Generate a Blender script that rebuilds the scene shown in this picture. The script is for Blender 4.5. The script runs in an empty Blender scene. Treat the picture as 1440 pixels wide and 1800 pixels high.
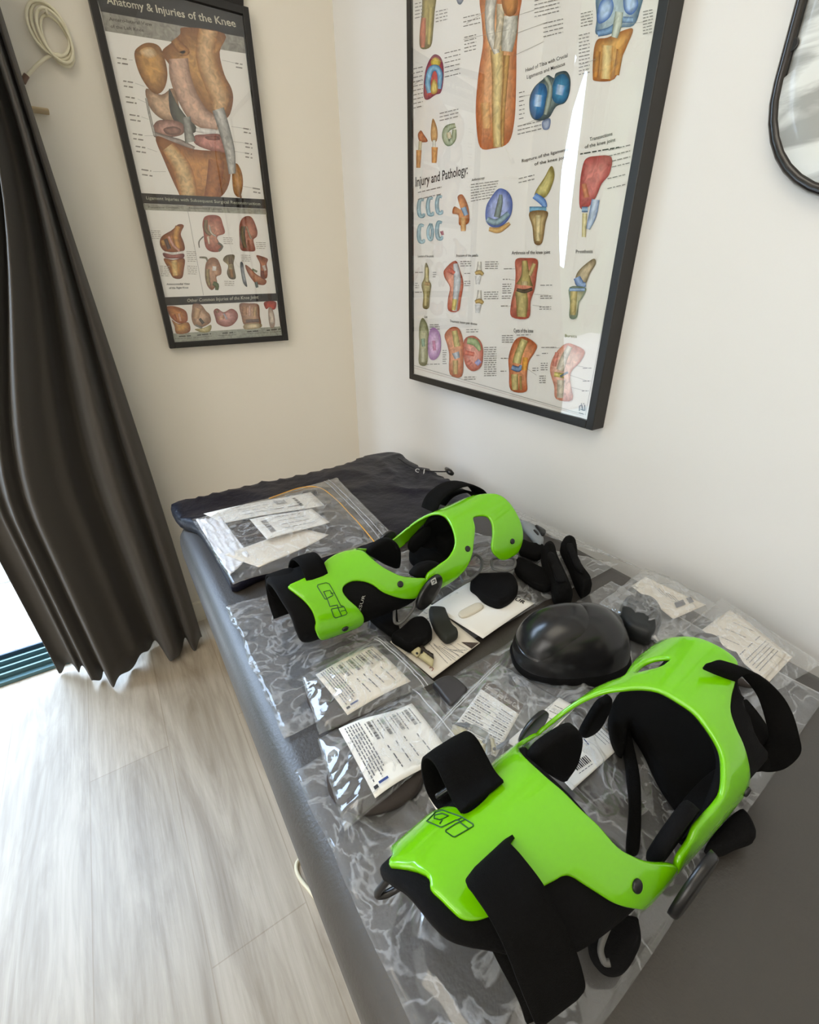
import bpy, math, random
import numpy as np
from mathutils import Vector as V, Matrix, noise, geometry
SC = bpy.context.scene
COL = SC.collection
random.seed(7)

# ---------------------------------------------------------------- camera
CAM = V((-.68809, -1.39595, 1.00488)); YAW, PITCH, ROLL = .57221, .46853, -.00857; FPX = 796.546
_f = V((math.sin(YAW)*math.cos(PITCH), math.cos(YAW)*math.cos(PITCH), -math.sin(PITCH)))
_r0 = V((math.cos(YAW), -math.sin(YAW), 0)); _u0 = _r0.cross(_f)
_r = _r0*math.cos(ROLL)+_u0*math.sin(ROLL); _u = -_r0*math.sin(ROLL)+_u0*math.cos(ROLL)
cd = bpy.data.cameras.new('camera'); cam = bpy.data.objects.new('camera', cd); COL.objects.link(cam)
cd.sensor_fit = 'VERTICAL'; cd.sensor_height = 24; cd.lens = FPX/1800*24; cd.clip_start = .02
cam.matrix_world = Matrix(((_r.x, _u.x, -_f.x, CAM.x), (_r.y, _u.y, -_f.y, CAM.y), (_r.z, _u.z, -_f.z, CAM.z), (0, 0, 0, 1)))
SC.camera = cam

# ---------------------------------------------------------------- light
SC.view_settings.view_transform = 'Standard'; SC.view_settings.look = 'None'
SC.view_settings.exposure = 0.08; SC.view_settings.gamma = 1
SC.cycles.max_bounces = 8; SC.cycles.transparent_max_bounces = 24
wd = bpy.data.worlds.new('sky'); SC.world = wd; wd.use_nodes = True
bg = wd.node_tree.nodes['Background']; bg.inputs[0].default_value = (.62, .78, 1, 1); bg.inputs[1].default_value = 11.0

def area(name, loc, rot, sx, sy, power, col):
    l = bpy.data.lights.new(name, 'AREA'); l.shape = 'RECTANGLE'; l.size = sx; l.size_y = sy; l.energy = power; l.color = col
    o = bpy.data.objects.new(name, l); COL.objects.link(o); o.location = loc; o.rotation_euler = rot
    return o
area('door_daylight', (-1.7, 2.3, 4.3), (math.radians(-35), 0, 0), 3.2, 2.2, 110, (.38, .62, 1))
area('ceiling_fill', (-1.5, -1.5, 2.38), (0, 0, 0), 1.3, 1.3, 13, (1, .90, .72))  # soft warm overhead fill, added without a known lamp
area('side_fill', (-3.12, -1.9, 1.45), (0, math.radians(-90), 0), 1.3, 1.6, 23, (1, .96, .93))  # added fill to brighten the right wall; the left wall has no window

# ---------------------------------------------------------------- helpers
def ray(q):
    return _f + _r*((q[0]-720)/FPX) - _u*((q[1]-900)/FPX)
def onZ(q, z):
    d = ray(q); return CAM + d*((z-CAM.z)/d.z)
def onY(q, y):
    d = ray(q); return CAM + d*((y-CAM.y)/d.y)
def onX(q, x):
    d = ray(q); return CAM + d*((x-CAM.x)/d.x)
def s2l(c):
    return tuple((v/12.92 if v <= .04045 else ((v+.055)/1.055)**2.4) for v in c)
def hexc(h):
    return s2l(tuple(int(h[i:i+2], 16)/255 for i in (0, 2, 4)))

WL = {}
def tag(o, label=None, cat=None, group=None, kind=None):
    if label: o['label'] = label
    if cat: o['category'] = cat
    if group: o['group'] = group
    if kind: o['kind'] = kind
    return o
def empty(name, loc, label, cat, group=None):
    o = bpy.data.objects.new(name, None); COL.objects.link(o); o.location = loc; o.empty_display_size = .05
    WL[o.name] = V(loc); return tag(o, label, cat, group)
def mk(name, vs, fs, mat, parent=None, smooth=True, base=None):
    vs = [V(v) for v in vs]
    if parent is None:
        if base is None:
            xs = [v.x for v in vs]; ys = [v.y for v in vs]; zs = [v.z for v in vs]
            base = V(((min(xs)+max(xs))/2, (min(ys)+max(ys))/2, min(zs)))
        base = V(base)
    else:
        base = V((0, 0, 0))
    me = bpy.data.meshes.new(name); me.from_pydata([tuple(v-base) for v in vs], [], fs); me.update()
    if smooth:
        me.polygons.foreach_set('use_smooth', [True]*len(me.polygons))
    if mat: me.materials.append(mat)
    o = bpy.data.objects.new(name, me); COL.objects.link(o); o.location = base
    WL[o.name] = base
    if parent is not None:
        o.parent = parent; o.matrix_parent_inverse = Matrix.Translation(-WL[parent.name])
    return o
def mod_bevel(o, w, seg=2, ang=40):
    m = o.modifiers.new('b', 'BEVEL'); m.width = w; m.segments = seg; m.limit_method = 'ANGLE'; m.angle_limit = math.radians(ang); return o
def join(*parts):
    VV, FF = [], []
    for vs, fs in parts:
        n = len(VV); VV += [V(v) for v in vs]; FF += [tuple(i+n for i in f) for f in fs]
    return VV, FF
def boxg(a, b):
    x0, y0, z0 = a; x1, y1, z1 = b
    vs = [(x0, y0, z0), (x1, y0, z0), (x1, y1, z0), (x0, y1, z0), (x0, y0, z1), (x1, y0, z1), (x1, y1, z1), (x0, y1, z1)]
    return vs, [(0, 3, 2, 1), (4, 5, 6, 7), (0, 1, 5, 4), (1, 2, 6, 5), (2, 3, 7, 6), (3, 0, 4, 7)]
def crom(pts, n=6, closed=False):
    pts = [V(q) for q in pts]; out = []
    m = len(pts)
    rng = range(m if closed else m-1)
    for i in rng:
        if closed: a, b, c, d = pts[i-1], pts[i], pts[(i+1) % m], pts[(i+2) % m]
        else: a, b, c, d = pts[max(i-1, 0)], pts[i], pts[i+1], pts[min(i+2, m-1)]
        for k in range(n):
            t = k/n
            out.append(.5*((2*b)+(c-a)*t+(2*a-5*b+4*c-d)*t*t+(3*b-a-3*c+d)*t**3))
    if not closed: out.append(pts[-1])
    return out
def tubeg(pts, r, sides=8, closed=False, flat=1.0):
    n = len(pts); vs = []; fs = []; up = None
    for i, q in enumerate(pts):
        t = (pts[(i+1) % n]-pts[i-1]) if closed else (pts[min(i+1, n-1)]-pts[max(i-1, 0)])
        t.normalize()
        if up is None:
            up = V((0, 0, 1)) if abs(t.z) < .9 else V((1, 0, 0))
        a = t.cross(up); a.normalize(); b = a.cross(t); up = b
        rr = r[i] if isinstance(r, (list, tuple)) else r
        for k in range(sides):
            g = 2*math.pi*k/sides; vs.append(q + a*math.cos(g)*rr + b*math.sin(g)*rr*flat)
    for i in range(n if closed else n-1):
        for k in range(sides):
            j = (i+1) % n; fs.append((i*sides+k, i*sides+(k+1) % sides, j*sides+(k+1) % sides, j*sides+k))
    if not closed:
        fs.append(tuple(range(sides))[::-1]); fs.append(tuple((n-1)*sides+k for k in range(sides)))
    return vs, fs
def ribbong(pairs, t=.002, n=8, cols=4, closed=False):
    """strip between left/right edge curves, real thickness t"""
    A = crom([a for a, b in pairs], n, closed); B = crom([b for a, b in pairs], n, closed); N = len(A)
    def wind(i):
        return (i % N) if closed else max(0, min(N-1, i))
    top, bot = [], []
    for i in range(N):
        tt = ((A[wind(i+1)]+B[wind(i+1)])-(A[wind(i-1)]+B[wind(i-1)])); ac = B[i]-A[i]
        nn = tt.cross(ac); nn = nn.normalized() if nn.length > 1e-9 else V((0, 0, 1))
        for k in range(cols+1):
            q = A[i].lerp(B[i], k/cols); e = 1 if 0 < k < cols else .55
            top.append(q+nn*t/2*e); bot.append(q-nn*t/2*e)
    vs = top+bot; M = len(top); fs = []; c1 = cols+1
    R = N if closed else N-1
    for i in range(R):
        j = (i+1) % N
        for k in range(cols):
            fs.append((i*c1+k, i*c1+k+1, j*c1+k+1, j*c1+k)); fs.append((M+i*c1+k, M+j*c1+k, M+j*c1+k+1, M+i*c1+k+1))
        fs.append((i*c1, j*c1, M+j*c1, M+i*c1)); fs.append((i*c1+cols, M+i*c1+cols, M+j*c1+cols, j*c1+cols))
    if not closed:
        for k in range(cols):
            fs.append((k, M+k, M+k+1, k+1)); b = (N-1)*c1
            fs.append((b+k, b+k+1, M+b+k+1, M+b+k))
    return vs, fs
def inpoly(x, y, P):
    c = False; j = len(P)-1
    for i in range(len(P)):
        if (P[i][1] > y) != (P[j][1] > y) and x < (P[j][0]-P[i][0])*(y-P[i][1])/(P[j][1]-P[i][1])+P[i][0]: c = not c
        j = i
    return c
def slabg(outline, fn, thick, r, step, holes=(), edgefn=None, smooth=3, back=True, drop=None):
    """solid plate: 2-D outline -> fn(x,y,h) with rounded rim; h from 0 (back) to thick (front)"""
    loops = []
    for L in [outline]+list(holes):
        q = crom([V((a, b, 0)) for a, b in L], smooth, True) if smooth > 1 else [V((a, b, 0)) for a, b in L]
        loops.append([(v.x, v.y) for v in q])
    def segs(P): return [(P[i], P[(i+1) % len(P)]) for i in range(len(P))]
    S = np.array([[a[0], a[1], b[0], b[1]] for P in loops for a, b in segs(P)])
    def dist(x, y):
        ax, ay, bx, by = S.T; dx = bx-ax; dy = by-ay
        t = np.clip(((x-ax)*dx+(y-ay)*dy)/np.maximum(dx*dx+dy*dy, 1e-14), 0, 1)
        return float(np.sqrt(((ax+t*dx-x)**2+(ay+t*dy-y)**2).min()))
    def inside(x, y):
        return inpoly(x, y, loops[0]) and not any(inpoly(x, y, H) for H in loops[1:])
    pts = []; cons = []
    for P in loops:
        n = len(pts); pts += list(P); cons += [(n+i, n+(i+1) % len(P)) for i in range(len(P))]
    nb = len(pts)
    if r > 0:
        for P in loops:
            m = len(P)
            for i in range(m):
                a = P[i-1]; b = P[(i+1) % m]; tx, ty = b[0]-a[0], b[1]-a[1]; l = math.hypot(tx, ty) or 1
                for sgn in (1, -1):
                    for dd in (.3*r, r):
                        x = P[i][0]-sgn*ty/l*dd; y = P[i][1]+sgn*tx/l*dd
                        if inside(x, y) and dist(x, y) > dd*.93: pts.append((x, y))
    xs = [q[0] for q in loops[0]]; ys = [q[1] for q in loops[0]]
    y = min(ys)+step/2; k = 0
    while y < max(ys):
        x = min(xs)+(step/2 if k % 2 else 0)
        while x < max(xs):
            if inside(x, y) and dist(x, y) > r+step*.35: pts.append((x, y))
            x += step
        y += step*.87; k += 1
    v2, e2, f2, *_ = geometry.delaunay_2d_cdt([V(q) for q in pts], cons, [], 0, 1e-7)
    tri = []
    for f in f2:
        cx = sum(v2[i].x for i in f)/len(f); cy = sum(v2[i].y for i in f)/len(f)
        if inside(cx, cy): tri.append(tuple(f))
    hs = []
    for v in v2:
        d = dist(v.x, v.y)
        hs.append(thick if (r <= 0 or d >= r) else thick*.45+thick*.55*math.sqrt(max(0, 1-(1-d/r)**2)))
    n = len(v2); vs = [fn(v.x, v.y, h) for v, h in zip(v2, hs)]
    if back: vs += [fn(v.x, v.y, 0) for v in v2]
    a0 = v2
    fs = []
    for f in tri:
        s = (v2[f[1]]-v2[f[0]]).cross(v2[f[2]]-v2[f[0]])
        if s < 0: f = f[::-1]
        fs.append(f)
        if back: fs.append(tuple(i+n for i in f[::-1]))
    if back:
        cnt = {}
        for f in fs[::2]:
            for i in range(len(f)):
                cnt[(f[i], f[(i+1) % len(f)])] = 1
        for (a, b) in list(cnt):
            if (b, a) not in cnt: fs.append((b, a, a+n, b+n))
    return vs, fs
def lathe_dome(): pass

def mat(name, col, rough=.5, metal=0, spec=.5, coat=0, sheen=0, bump=None, var=None, alpha=None, trans=0, sub=None):
    m = bpy.data.materials.new(name); m.use_nodes = True; nt = m.node_tree; b = nt.nodes['Principled BSDF']
    b.inputs['Base Color'].default_value = (*col, 1); b.inputs['Roughness'].default_value = rough
    b.inputs['Metallic'].default_value = metal; b.inputs['Specular IOR Level'].default_value = spec
    b.inputs['Coat Weight'].default_value = coat; b.inputs['Coat Roughness'].default_value = .04
    b.inputs['Sheen Weight'].default_value = sheen; b.inputs['Sheen Roughness'].default_value = .5
    if alpha is not None: b.inputs['Alpha'].default_value = alpha
    if trans: b.inputs['Transmission Weight'].default_value = trans
    tc = nt.nodes.new('ShaderNodeTexCoord')
    if bump:
        kind, sc, st, ds = bump
        t = nt.nodes.new('ShaderNodeTexVoronoi' if kind == 'vor' else 'ShaderNodeTexNoise'); t.inputs['Scale'].default_value = sc
        if kind == 'vor': t.feature = 'DISTANCE_TO_EDGE'
        else: t.inputs['Detail'].default_value = 4
        nt.links.new(tc.outputs['Object'], t.inputs['Vector'])
        bn = nt.nodes.new('ShaderNodeBump'); bn.inputs['Strength'].default_value = st; bn.inputs['Distance'].default_value = ds
        nt.links.new(t.outputs[0], bn.inputs['Height']); nt.links.new(bn.outputs[0], b.inputs['Normal'])
    if var:
        sc, c2 = var
        t = nt.nodes.new('ShaderNodeTexNoise'); t.inputs['Scale'].default_value = sc; t.inputs['Detail'].default_value = 5
        nt.links.new(tc.outputs['Object'], t.inputs['Vector'])
        mx = nt.nodes.new('ShaderNodeMix'); mx.data_type = 'RGBA'; mx.inputs[6].default_value = (*col, 1); mx.inputs[7].default_value = (*c2, 1)
        nt.links.new(t.outputs[0], mx.inputs[0]); nt.links.new(mx.outputs[2], b.inputs['Base Color'])
    return m
def nodes(m):
    return m.node_tree.nodes, m.node_tree.links

def film_mat(name, haze, gloss, tint=(.9, .93, .97), rough=.06, bsc=60):
    m = bpy.data.materials.new(name); m.use_nodes = True; N, L = nodes(m); N.remove(N['Principled BSDF']); out = N['Material Output']
    tr = N.new('ShaderNodeBsdfTransparent'); gl = N.new('ShaderNodeBsdfGlossy'); gl.inputs['Roughness'].default_value = rough
    df = N.new('ShaderNodeBsdfDiffuse'); df.inputs[0].default_value = (*tint, 1)
    lw = N.new('ShaderNodeFresnel'); ge = N.new('ShaderNodeNewGeometry'); io = N.new('ShaderNodeMath'); io.operation = 'MULTIPLY_ADD'; io.inputs[1].default_value = 1/1.5-1.5; io.inputs[2].default_value = 1.5
    L.new(ge.outputs['Backfacing'], io.inputs[0]); L.new(io.outputs[0], lw.inputs['IOR'])
    mp = N.new('ShaderNodeMath'); mp.operation = 'MULTIPLY_ADD'; mp.inputs[1].default_value = gloss; mp.inputs[2].default_value = .01; mp.use_clamp = True
    L.new(lw.outputs[0], mp.inputs[0])
    tc = N.new('ShaderNodeTexCoord'); nz = N.new('ShaderNodeTexNoise'); nz.inputs['Scale'].default_value = bsc; nz.inputs['Detail'].default_value = 6
    nz.noise_type = 'RIDGED_MULTIFRACTAL' if hasattr(nz, 'noise_type') else nz.noise_type
    L.new(tc.outputs['Object'], nz.inputs['Vector'])
    bn = N.new('ShaderNodeBump'); bn.inputs['Strength'].default_value = .35; bn.inputs['Distance'].default_value = .0012
    L.new(nz.outputs[0], bn.inputs['Height']); L.new(bn.outputs[0], gl.inputs['Normal']); L.new(bn.outputs[0], lw.inputs['Normal'])
    m1 = N.new('ShaderNodeMixShader')
    hz = N.new('ShaderNodeTexNoise'); hz.inputs['Scale'].default_value = 22; hz.inputs['Detail'].default_value = 5; hz.inputs['Distortion'].default_value = 1.5
    hm = N.new('ShaderNodeMath'); hm.operation = 'SUBTRACT'; hm.inputs[1].default_value = .5
    ha = N.new('ShaderNodeMath'); ha.operation = 'ABSOLUTE'; hr = N.new('ShaderNodeMapRange'); hr.inputs[1].default_value = 0; hr.inputs[2].default_value = .035; hr.inputs[3].default_value = haze*4.5; hr.inputs[4].default_value = haze
    L.new(tc.outputs['Object'], hz.inputs[0]); L.new(hz.outputs[0], hm.inputs[0]); L.new(hm.outputs[0], ha.inputs[0]); L.new(ha.outputs[0], hr.inputs[0])
    L.new(hr.outputs[0], m1.inputs[0]); L.new(tr.outputs[0], m1.inputs[1]); L.new(df.outputs[0], m1.inputs[2])
    m2 = N.new('ShaderNodeMixShader'); L.new(mp.outputs[0], m2.inputs[0]); L.new(m1.outputs[0], m2.inputs[1]); L.new(gl.outputs[0], m2.inputs[2])
    L.new(m2.outputs[0], out.inputs[0]); return m

M = {}
M['green'] = mat('green_lacquer', hexc('76c800'), .22, spec=.5, coat=.6)
M['foam'] = mat('black_foam', (.0035, .0035, .004), .85, spec=.15, bump=('noise', 900, .5, .0006))
M['strap'] = mat('black_hook_strap', (.003, .003, .003), .9, spec=.12, bump=('noise', 1400, .8, .0006))
M['plastic'] = mat('black_plastic', (.010, .010, .011), .3, spec=.5)
M['greyring'] = mat('grey_plastic', hexc('5a5a58'), .45)
M['paper'] = mat('label_paper', hexc('f2efe8'), .75)
M['card'] = mat('cream_card', hexc('e8dfd0'), .7)
M['film'] = film_mat('clear_film', .045, .9)
M['film2'] = film_mat('zip_bag_film', .045, 1.0, bsc=40)
M['vinyl'] = mat('grey_vinyl', hexc('37312b'), .42, spec=.9, bump=('noise', 330, .35, .001), var=(60, hexc('312c27')))
# ---------------------------------------------------------------- room
def wallmat(name, c, c2):
    return mat(name, hexc(c), .85, spec=.2, bump=('noise', 240, .12, .0006), var=(3, hexc(c2)))
M['wall'] = wallmat('painted_wall', 'efe8da', 'ede6d8')
M['wallB'] = wallmat('painted_wall_white', 'ecebe8', 'eae9e6')
M['ceil'] = wallmat('ceiling_paint', 'f2f0ea', 'f0eee8')
XL, XR, YB, YF, H = -3.2, 0.0, -3.4, 0.0, 2.45
DX0, DX1, DH = -2.5, -.79, 2.15
def struct(name, g, m, smooth=False):
    return tag(mk(name, *g, m, smooth=smooth), kind='structure')
struct('wall_back', join(boxg((DX1, 0, 0), (.12, .14, H)), boxg((XL-.12, 0, 0), (DX0, .14, H)), boxg((DX0, 0, DH), (DX1, .14, H))), M['wall'])
struct('wall_right', boxg((0, YB-.12, 0), (.12, 0, H)), M['wallB'])
struct('wall_left', boxg((XL-.12, YB-.12, 0), (XL, 0, H)), M['wall'])
struct('wall_front', boxg((XL, YB-.12, 0), (0, YB, H)), M['wall'])
struct('ceiling', boxg((XL-.12, YB-.12, H), (.12, .14, H+.1)), M['ceil'])
struct('baseboard_back', boxg((DX1+.005, -.014, 0), (0, 0, .07)), mat('skirting_paint', hexc('e9e2d0'), .5))
struct('baseboard_right', boxg((-.014, YB, 0), (0, -.014, .07)), M['wall'])
# floor boards
fm = bpy.data.materials.new('pale_oak_boards'); fm.use_nodes = True; N, L = nodes(fm); b = N['Principled BSDF']
tc = N.new('ShaderNodeTexCoord'); mp = N.new('ShaderNodeMapping'); mp.inputs['Rotation'].default_value = (0, 0, math.radians(90)); mp.inputs['Location'].default_value = (.459+1.2, .954+.164*20, 0)
L.new(tc.outputs['Object'], mp.inputs[0])
br = N.new('ShaderNodeTexBrick'); br.inputs['Scale'].default_value = 1; br.inputs['Brick Width'].default_value = 1.3; br.inputs['Row Height'].default_value = .164
br.inputs['Mortar Size'].default_value = .0012; br.inputs['Mortar Smooth'].default_value = .4; br.offset = .37
br.inputs['Color1'].default_value = (*hexc('bfb29f'), 1); br.inputs['Color2'].default_value = (*hexc('b6aa98'), 1); br.inputs['Mortar'].default_value = (*hexc('a89a86'), 1)
L.new(mp.outputs[0], br.inputs[0])
m2 = N.new('ShaderNodeMapping'); m2.inputs['Scale'].default_value = (9, 1.3, 1); L.new(tc.outputs['Object'], m2.inputs[0])
n1 = N.new('ShaderNodeTexNoise'); n1.inputs['Scale'].default_value = 1.6; n1.inputs['Detail'].default_value = 9; n1.inputs['Roughness'].default_value = .62; n1.inputs['Distortion'].default_value = 1.6
L.new(m2.outputs[0], n1.inputs[0])
m3 = N.new('ShaderNodeMapping'); m3.inputs['Scale'].default_value = (60, 3, 1); L.new(tc.outputs['Object'], m3.inputs[0])
n2 = N.new('ShaderNodeTexNoise'); n2.inputs['Scale'].default_value = 2; n2.inputs['Detail'].default_value = 6; L.new(m3.outputs[0], n2.inputs[0])
r1 = N.new('ShaderNodeValToRGB'); r1.color_ramp.elements[0].position = .32; r1.color_ramp.elements[0].color = (*hexc('a39684'), 1); r1.color_ramp.elements[1].position = .62; r1.color_ramp.elements[1].color = (1, 1, 1, 1)
L.new(n1.outputs[0], r1.inputs[0])
mx = N.new('ShaderNodeMix'); mx.data_type = 'RGBA'; mx.blend_type = 'MULTIPLY'; mx.inputs[0].default_value = .55; L.new(br.outputs[0], mx.inputs[6]); L.new(r1.outputs[0], mx.inputs[7])
r2 = N.new('ShaderNodeValToRGB'); r2.color_ramp.elements[0].position = .35; r2.color_ramp.elements[0].color = (.62, .58, .52, 1); r2.color_ramp.elements[1].position = .6; r2.color_ramp.elements[1].color = (1, 1, 1, 1); L.new(n2.outputs[0], r2.inputs[0])
mz = N.new('ShaderNodeMix'); mz.data_type = 'RGBA'; mz.blend_type = 'MULTIPLY'; mz.inputs[0].default_value = .3; L.new(mx.outputs[2], mz.inputs[6]); L.new(r2.outputs[0], mz.inputs[7])
L.new(mz.outputs[2], b.inputs['Base Color']); b.inputs['Roughness'].default_value = .42
bn = N.new('ShaderNodeBump'); bn.inputs['Strength'].default_value = .25; bn.inputs['Distance'].default_value = .002; L.new(n2.outputs[0], bn.inputs['Height']); L.new(bn.outputs[0], b.inputs['Normal'])
fl = struct('floor', boxg((XL-.12, YB-.12, -.1), (.12, 0, 0)), fm)
me = fl.data  # object origin back to the world origin so the board pattern keeps its place
off = fl.location.copy()
for v in me.vertices: v.co += off
fl.location = (0, 0, 0)
# outside: paving strip, gravel, hedge and tree added to shape the poster reflection
gm = mat('pale_gravel', hexc('d9cfc6'), .9, bump=('noise', 60, 1, .02), var=(45, hexc('9a8b80')))
struct('ground_outside', boxg((-9, .14, -.16), (4, 7, -.06)), gm)
struct('path_outside', boxg((-9, .75, -.06), (4, 1.25, -.04)), mat('concrete_path', hexc('cfd2cb'), .9, var=(6, hexc('b9bdb4'))))
def hedge():  # added hedge; its stepped top leaves a sky gap in the poster glass
    vs, fs = [], []; nx, nz = 120, 40
    for j in range(nz+1):
        for i in range(nx+1):
            x = -8+i*.09; z = -.1+j*.05
            xw = -14+i*.15; x = xw
            top = 7.5 if (x < -8.7+.35*math.sin(j*.9)) else (1.3 if x < -6.2 else 3.2)
            z = -.1+(top+.1)*j/nz
            y = 5.6+.35*noise.noise(V((x*1.3, 0, z*1.7)))+.15*noise.noise(V((x*5, 3, z*5)))-.35*math.sin(j/nz*math.pi/2)*0+.5*(j/nz)**3
            vs.append((x, y, z+.25*noise.noise(V((x*2, 9, 0)))*(j/nz)))
    for j in range(nz):
        for i in range(nx):
            a = j*(nx+1)+i; fs.append((a, a+1, a+nx+2, a+nx+1))
    n = len(vs); vs += [(v[0], v[1]+.25, v[2]) for v in vs[:n]]
    for j in range(nz):
        for i in range(nx):
            a = n+j*(nx+1)+i; fs.append((a, a+nx+1, a+nx+2, a+1))
    return vs, fs
tag(mk('reflection_hedge', *hedge(), mat('hedge_leaves', hexc('5c6a44'), .8, bump=('noise', 30, 1, .05), var=(14, hexc('36452a')))), 'added leafy green hedge beyond the gravel, stepped to shape the poster reflection', 'hedge')
def leafy(c, r, nu=40, nv=26):
    vs, fs = [], []
    for j in range(nv+1):
        for i in range(nu):
            a, b_ = 2*math.pi*i/nu, math.pi*j/nv
            d = V((math.cos(a)*math.sin(b_), math.sin(a)*math.sin(b_), math.cos(b_))); k = 1+.22*noise.noise(d*2.4)+.12*noise.noise(d*7)
            vs.append((c[0]+d.x*r[0]*k, c[1]+d.y*r[1]*k, c[2]+d.z*r[2]*k))
    for j in range(nv):
        for i in range(nu):
            fs.append((j*nu+i, (j+1)*nu+i, (j+1)*nu+(i+1) % nu, j*nu+(i+1) % nu))
    return vs, fs
tr_ = empty('sky_block_tree', (-5.3, 3.4, -.06), 'added round crowned green tree blocking sky in the poster reflection', 'tree')  # unseen tree added to cut off the sky mirrored in the poster
part_ = lambda n, g, m: mk(n, *g, m, tr_)
part_('crown', leafy((-5.45, 3.4, 4.75), (1.6, .8, 1.35)), bpy.data.materials['hedge_leaves'])
part_('trunk', tubeg([V((-4.5, 3.4, -.06)), V((-4.52, 3.4, 1.5)), V((-4.7, 3.4, 2.8)), V((-5.3, 3.4, 4.4))], [.12, .10, .08, .05], 10), mat('grey_bark', hexc('5f564c'), .9))
# sliding door in the back wall: sill track with rails, jamb, sliding pane
M['alu'] = mat('grey_aluminium', hexc('4f6c70'), .28, metal=.35, spec=.6)
M['alu2'] = mat('dark_aluminium', hexc('3c4a55'), .35, metal=.5)
def part(name, g, m, parent, smooth=False, label=None):
    o = mk(name, *g, m, parent, smooth); 
    if label: o['label'] = label
    return o
dr = tag(mk('door_1', *join(boxg((DX0, .0, .0), (DX1, .14, .012)), boxg((DX0, .0, DH-.05), (DX1, .14, DH)), boxg((DX1-.05, .004, .012), (DX1, .136, DH-.05)), boxg((DX0, .004, .012), (DX0+.05, .136, DH-.05))), M['alu'], smooth=False), kind='structure')
for y in (.018, .05, .082, .115):
    part('rail', boxg((DX0+.05, y, .012), (DX1-.05, y+.006, .026)), M['alu'] if y < .1 else M['alu2'], dr)
sash = part('sliding_sash', join(boxg((DX0+.05, .07, .028), (-1.72, .1, .09)), boxg((DX0+.05, .07, DH-.12), (-1.72, .1, DH-.052)), boxg((DX0+.05, .07, .09), (DX0+.11, .1, DH-.12)), boxg((-1.78, .07, .09), (-1.72, .1, DH-.12))), M['alu2'], dr)
gmat = film_mat('window_glass', 0.0, 1.0, rough=0); 
for n_ in list(gmat.node_tree.nodes):
    if n_.type == 'BUMP': n_.inputs['Strength'].default_value = 0
part('glass_pane', boxg((DX0+.11, .083, .09), (-1.78, .088, DH-.12)), gmat, sash)
# curtain
def curtain():
    cm = mat('charcoal_curtain', hexc('4b4742'), .85, spec=.15, sheen=.12, bump=('noise', 700, .3, .0005))
    fold = [(-.645, -.118), (-.662, -.150), (-.680, -.155), (-.690, -.105), (-.705, -.125), (-.722, -.178), (-.742, -.172), (-.757, -.11), (-.775, -.062), (-.800, -.085), (-.818, -.12), (-.842, -.13), (-.868, -.165), (-.890, -.186), (-.903, -.150), (-.912, -.115), (-.925, -.132), (-.938, -.142), (-.948, -.10), (-.960, -.062), (-.972, -.070), (-.985, -.038), (-1.005, -.03), (-1.02, -.045)]
    C2 = crom([V((a, b, 0)) for a, b in fold], 6); n = len(C2); vs = []; fs = []; nz = 40
    top = 2.28
    for j in range(nz+1):
        z = .012+(top-.012)*j/nz; k = j/nz
        for i, q in enumerate(C2):
            kk = max(0, min(1, (z-.5)/.85)); kk = kk*kk*(3-2*kk); x = -.655+(q.x+.655)*(1-.75*kk)-.048*k+.004*noise.noise(V((q.x*9, z*1.2, 2)))
            y = -.085+(q.y+.085)*(1-.25*k)+.010*noise.noise(V((q.x*7, z*1.5, 5)))*(1-k)
            zz = z + (.010*math.sin(i*.45)+.006*noise.noise(V((q.x*30, 0, 0)))+.004 if j == 0 else 0)
            vs.append((x, min(y, -.02), max(.004, zz)))
    for j in range(nz):
        for i in range(n-1):
            a = j*n+i; fs.append((a, a+n, a+n+1, a+1))
    r = empty('window_curtain', (-.83, -.08, 0), 'dark charcoal floor length curtain in deep folds beside the glass door', 'curtain')
    c = mk('curtain_cloth', vs, fs, cm, r); s = c.modifiers.new('s', 'SOLIDIFY'); s.thickness = .002
    part('curtain_rail', boxg((-1.1, -.10, 2.29), (-.60, -.07, 2.31)), M['alu2'], r)
curtain()
# cable coil and peg on the back wall (behind curtain edge)
cw = mat('cream_cable', hexc('e6dfc4'), .5)
y0 = -.012
def wallA(pts, y=y0): return [onY(q, y) for q in pts]
loops = []
def ell(cx, cy, a, b, ang, n=28, y=y0):
    out = []
    for i in range(n):
        t = 2*math.pi*i/n; u, v = a*math.cos(t), b*math.sin(t); out.append(onY((cx+u*math.cos(ang)-v*math.sin(ang), cy+u*math.sin(ang)+v*math.cos(ang)), y+.003*math.sin(t*2)))
    return out
co = empty('cable_coil', onY((90, 60), -.004), 'coil of cream cable hanging on the wall by the top of the curtain', 'cable')
for k, (cx, cy, a, b, an, yy) in enumerate([(90, 55, 26, 56, -.52, -.012), (96, 62, 22, 54, -.50, -.018), (84, 50, 29, 55, -.55, -.015), (100, 72, 20, 50, -.48, -.010)]):
    part('cable_loop', tubeg(ell(cx, cy, a, b, an, y=yy), .0028, 8, True), cw, co, True)
part('cable_end', tubeg(crom([onY(q, -.014) for q in [(108, 98), (92, 96), (70, 110), (54, 126), (46, 134)]], 6), .0030, 8), cw, co, True)
part('plug', tubeg(crom([onY(q, -.014) for q in [(47, 132), (43, 139), (40, 145)]], 4), .0048, 8), mat('brown_plug', hexc('6b5040'), .5), co, True, 'small brown plug end')
part('hook', tubeg(crom([onY((80, 24), -.0), onY((82, 24), -.03), onY((81, 14), -.034)], 5), .002, 8), cw, co, True)
a = onY((40, 191), -.0); c = onY((88, 203), -.0)
tag(mk('wall_peg', *boxg((a.x, -.03, c.z), (c.x, 0, a.z)), mat('beige_wood', hexc('c9b48f'), .6), smooth=False), 'small beige wooden block fixed to the wall beneath the cable coil', 'wall block')
mod_bevel(bpy.data.objects['wall_peg'], .002)
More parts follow.
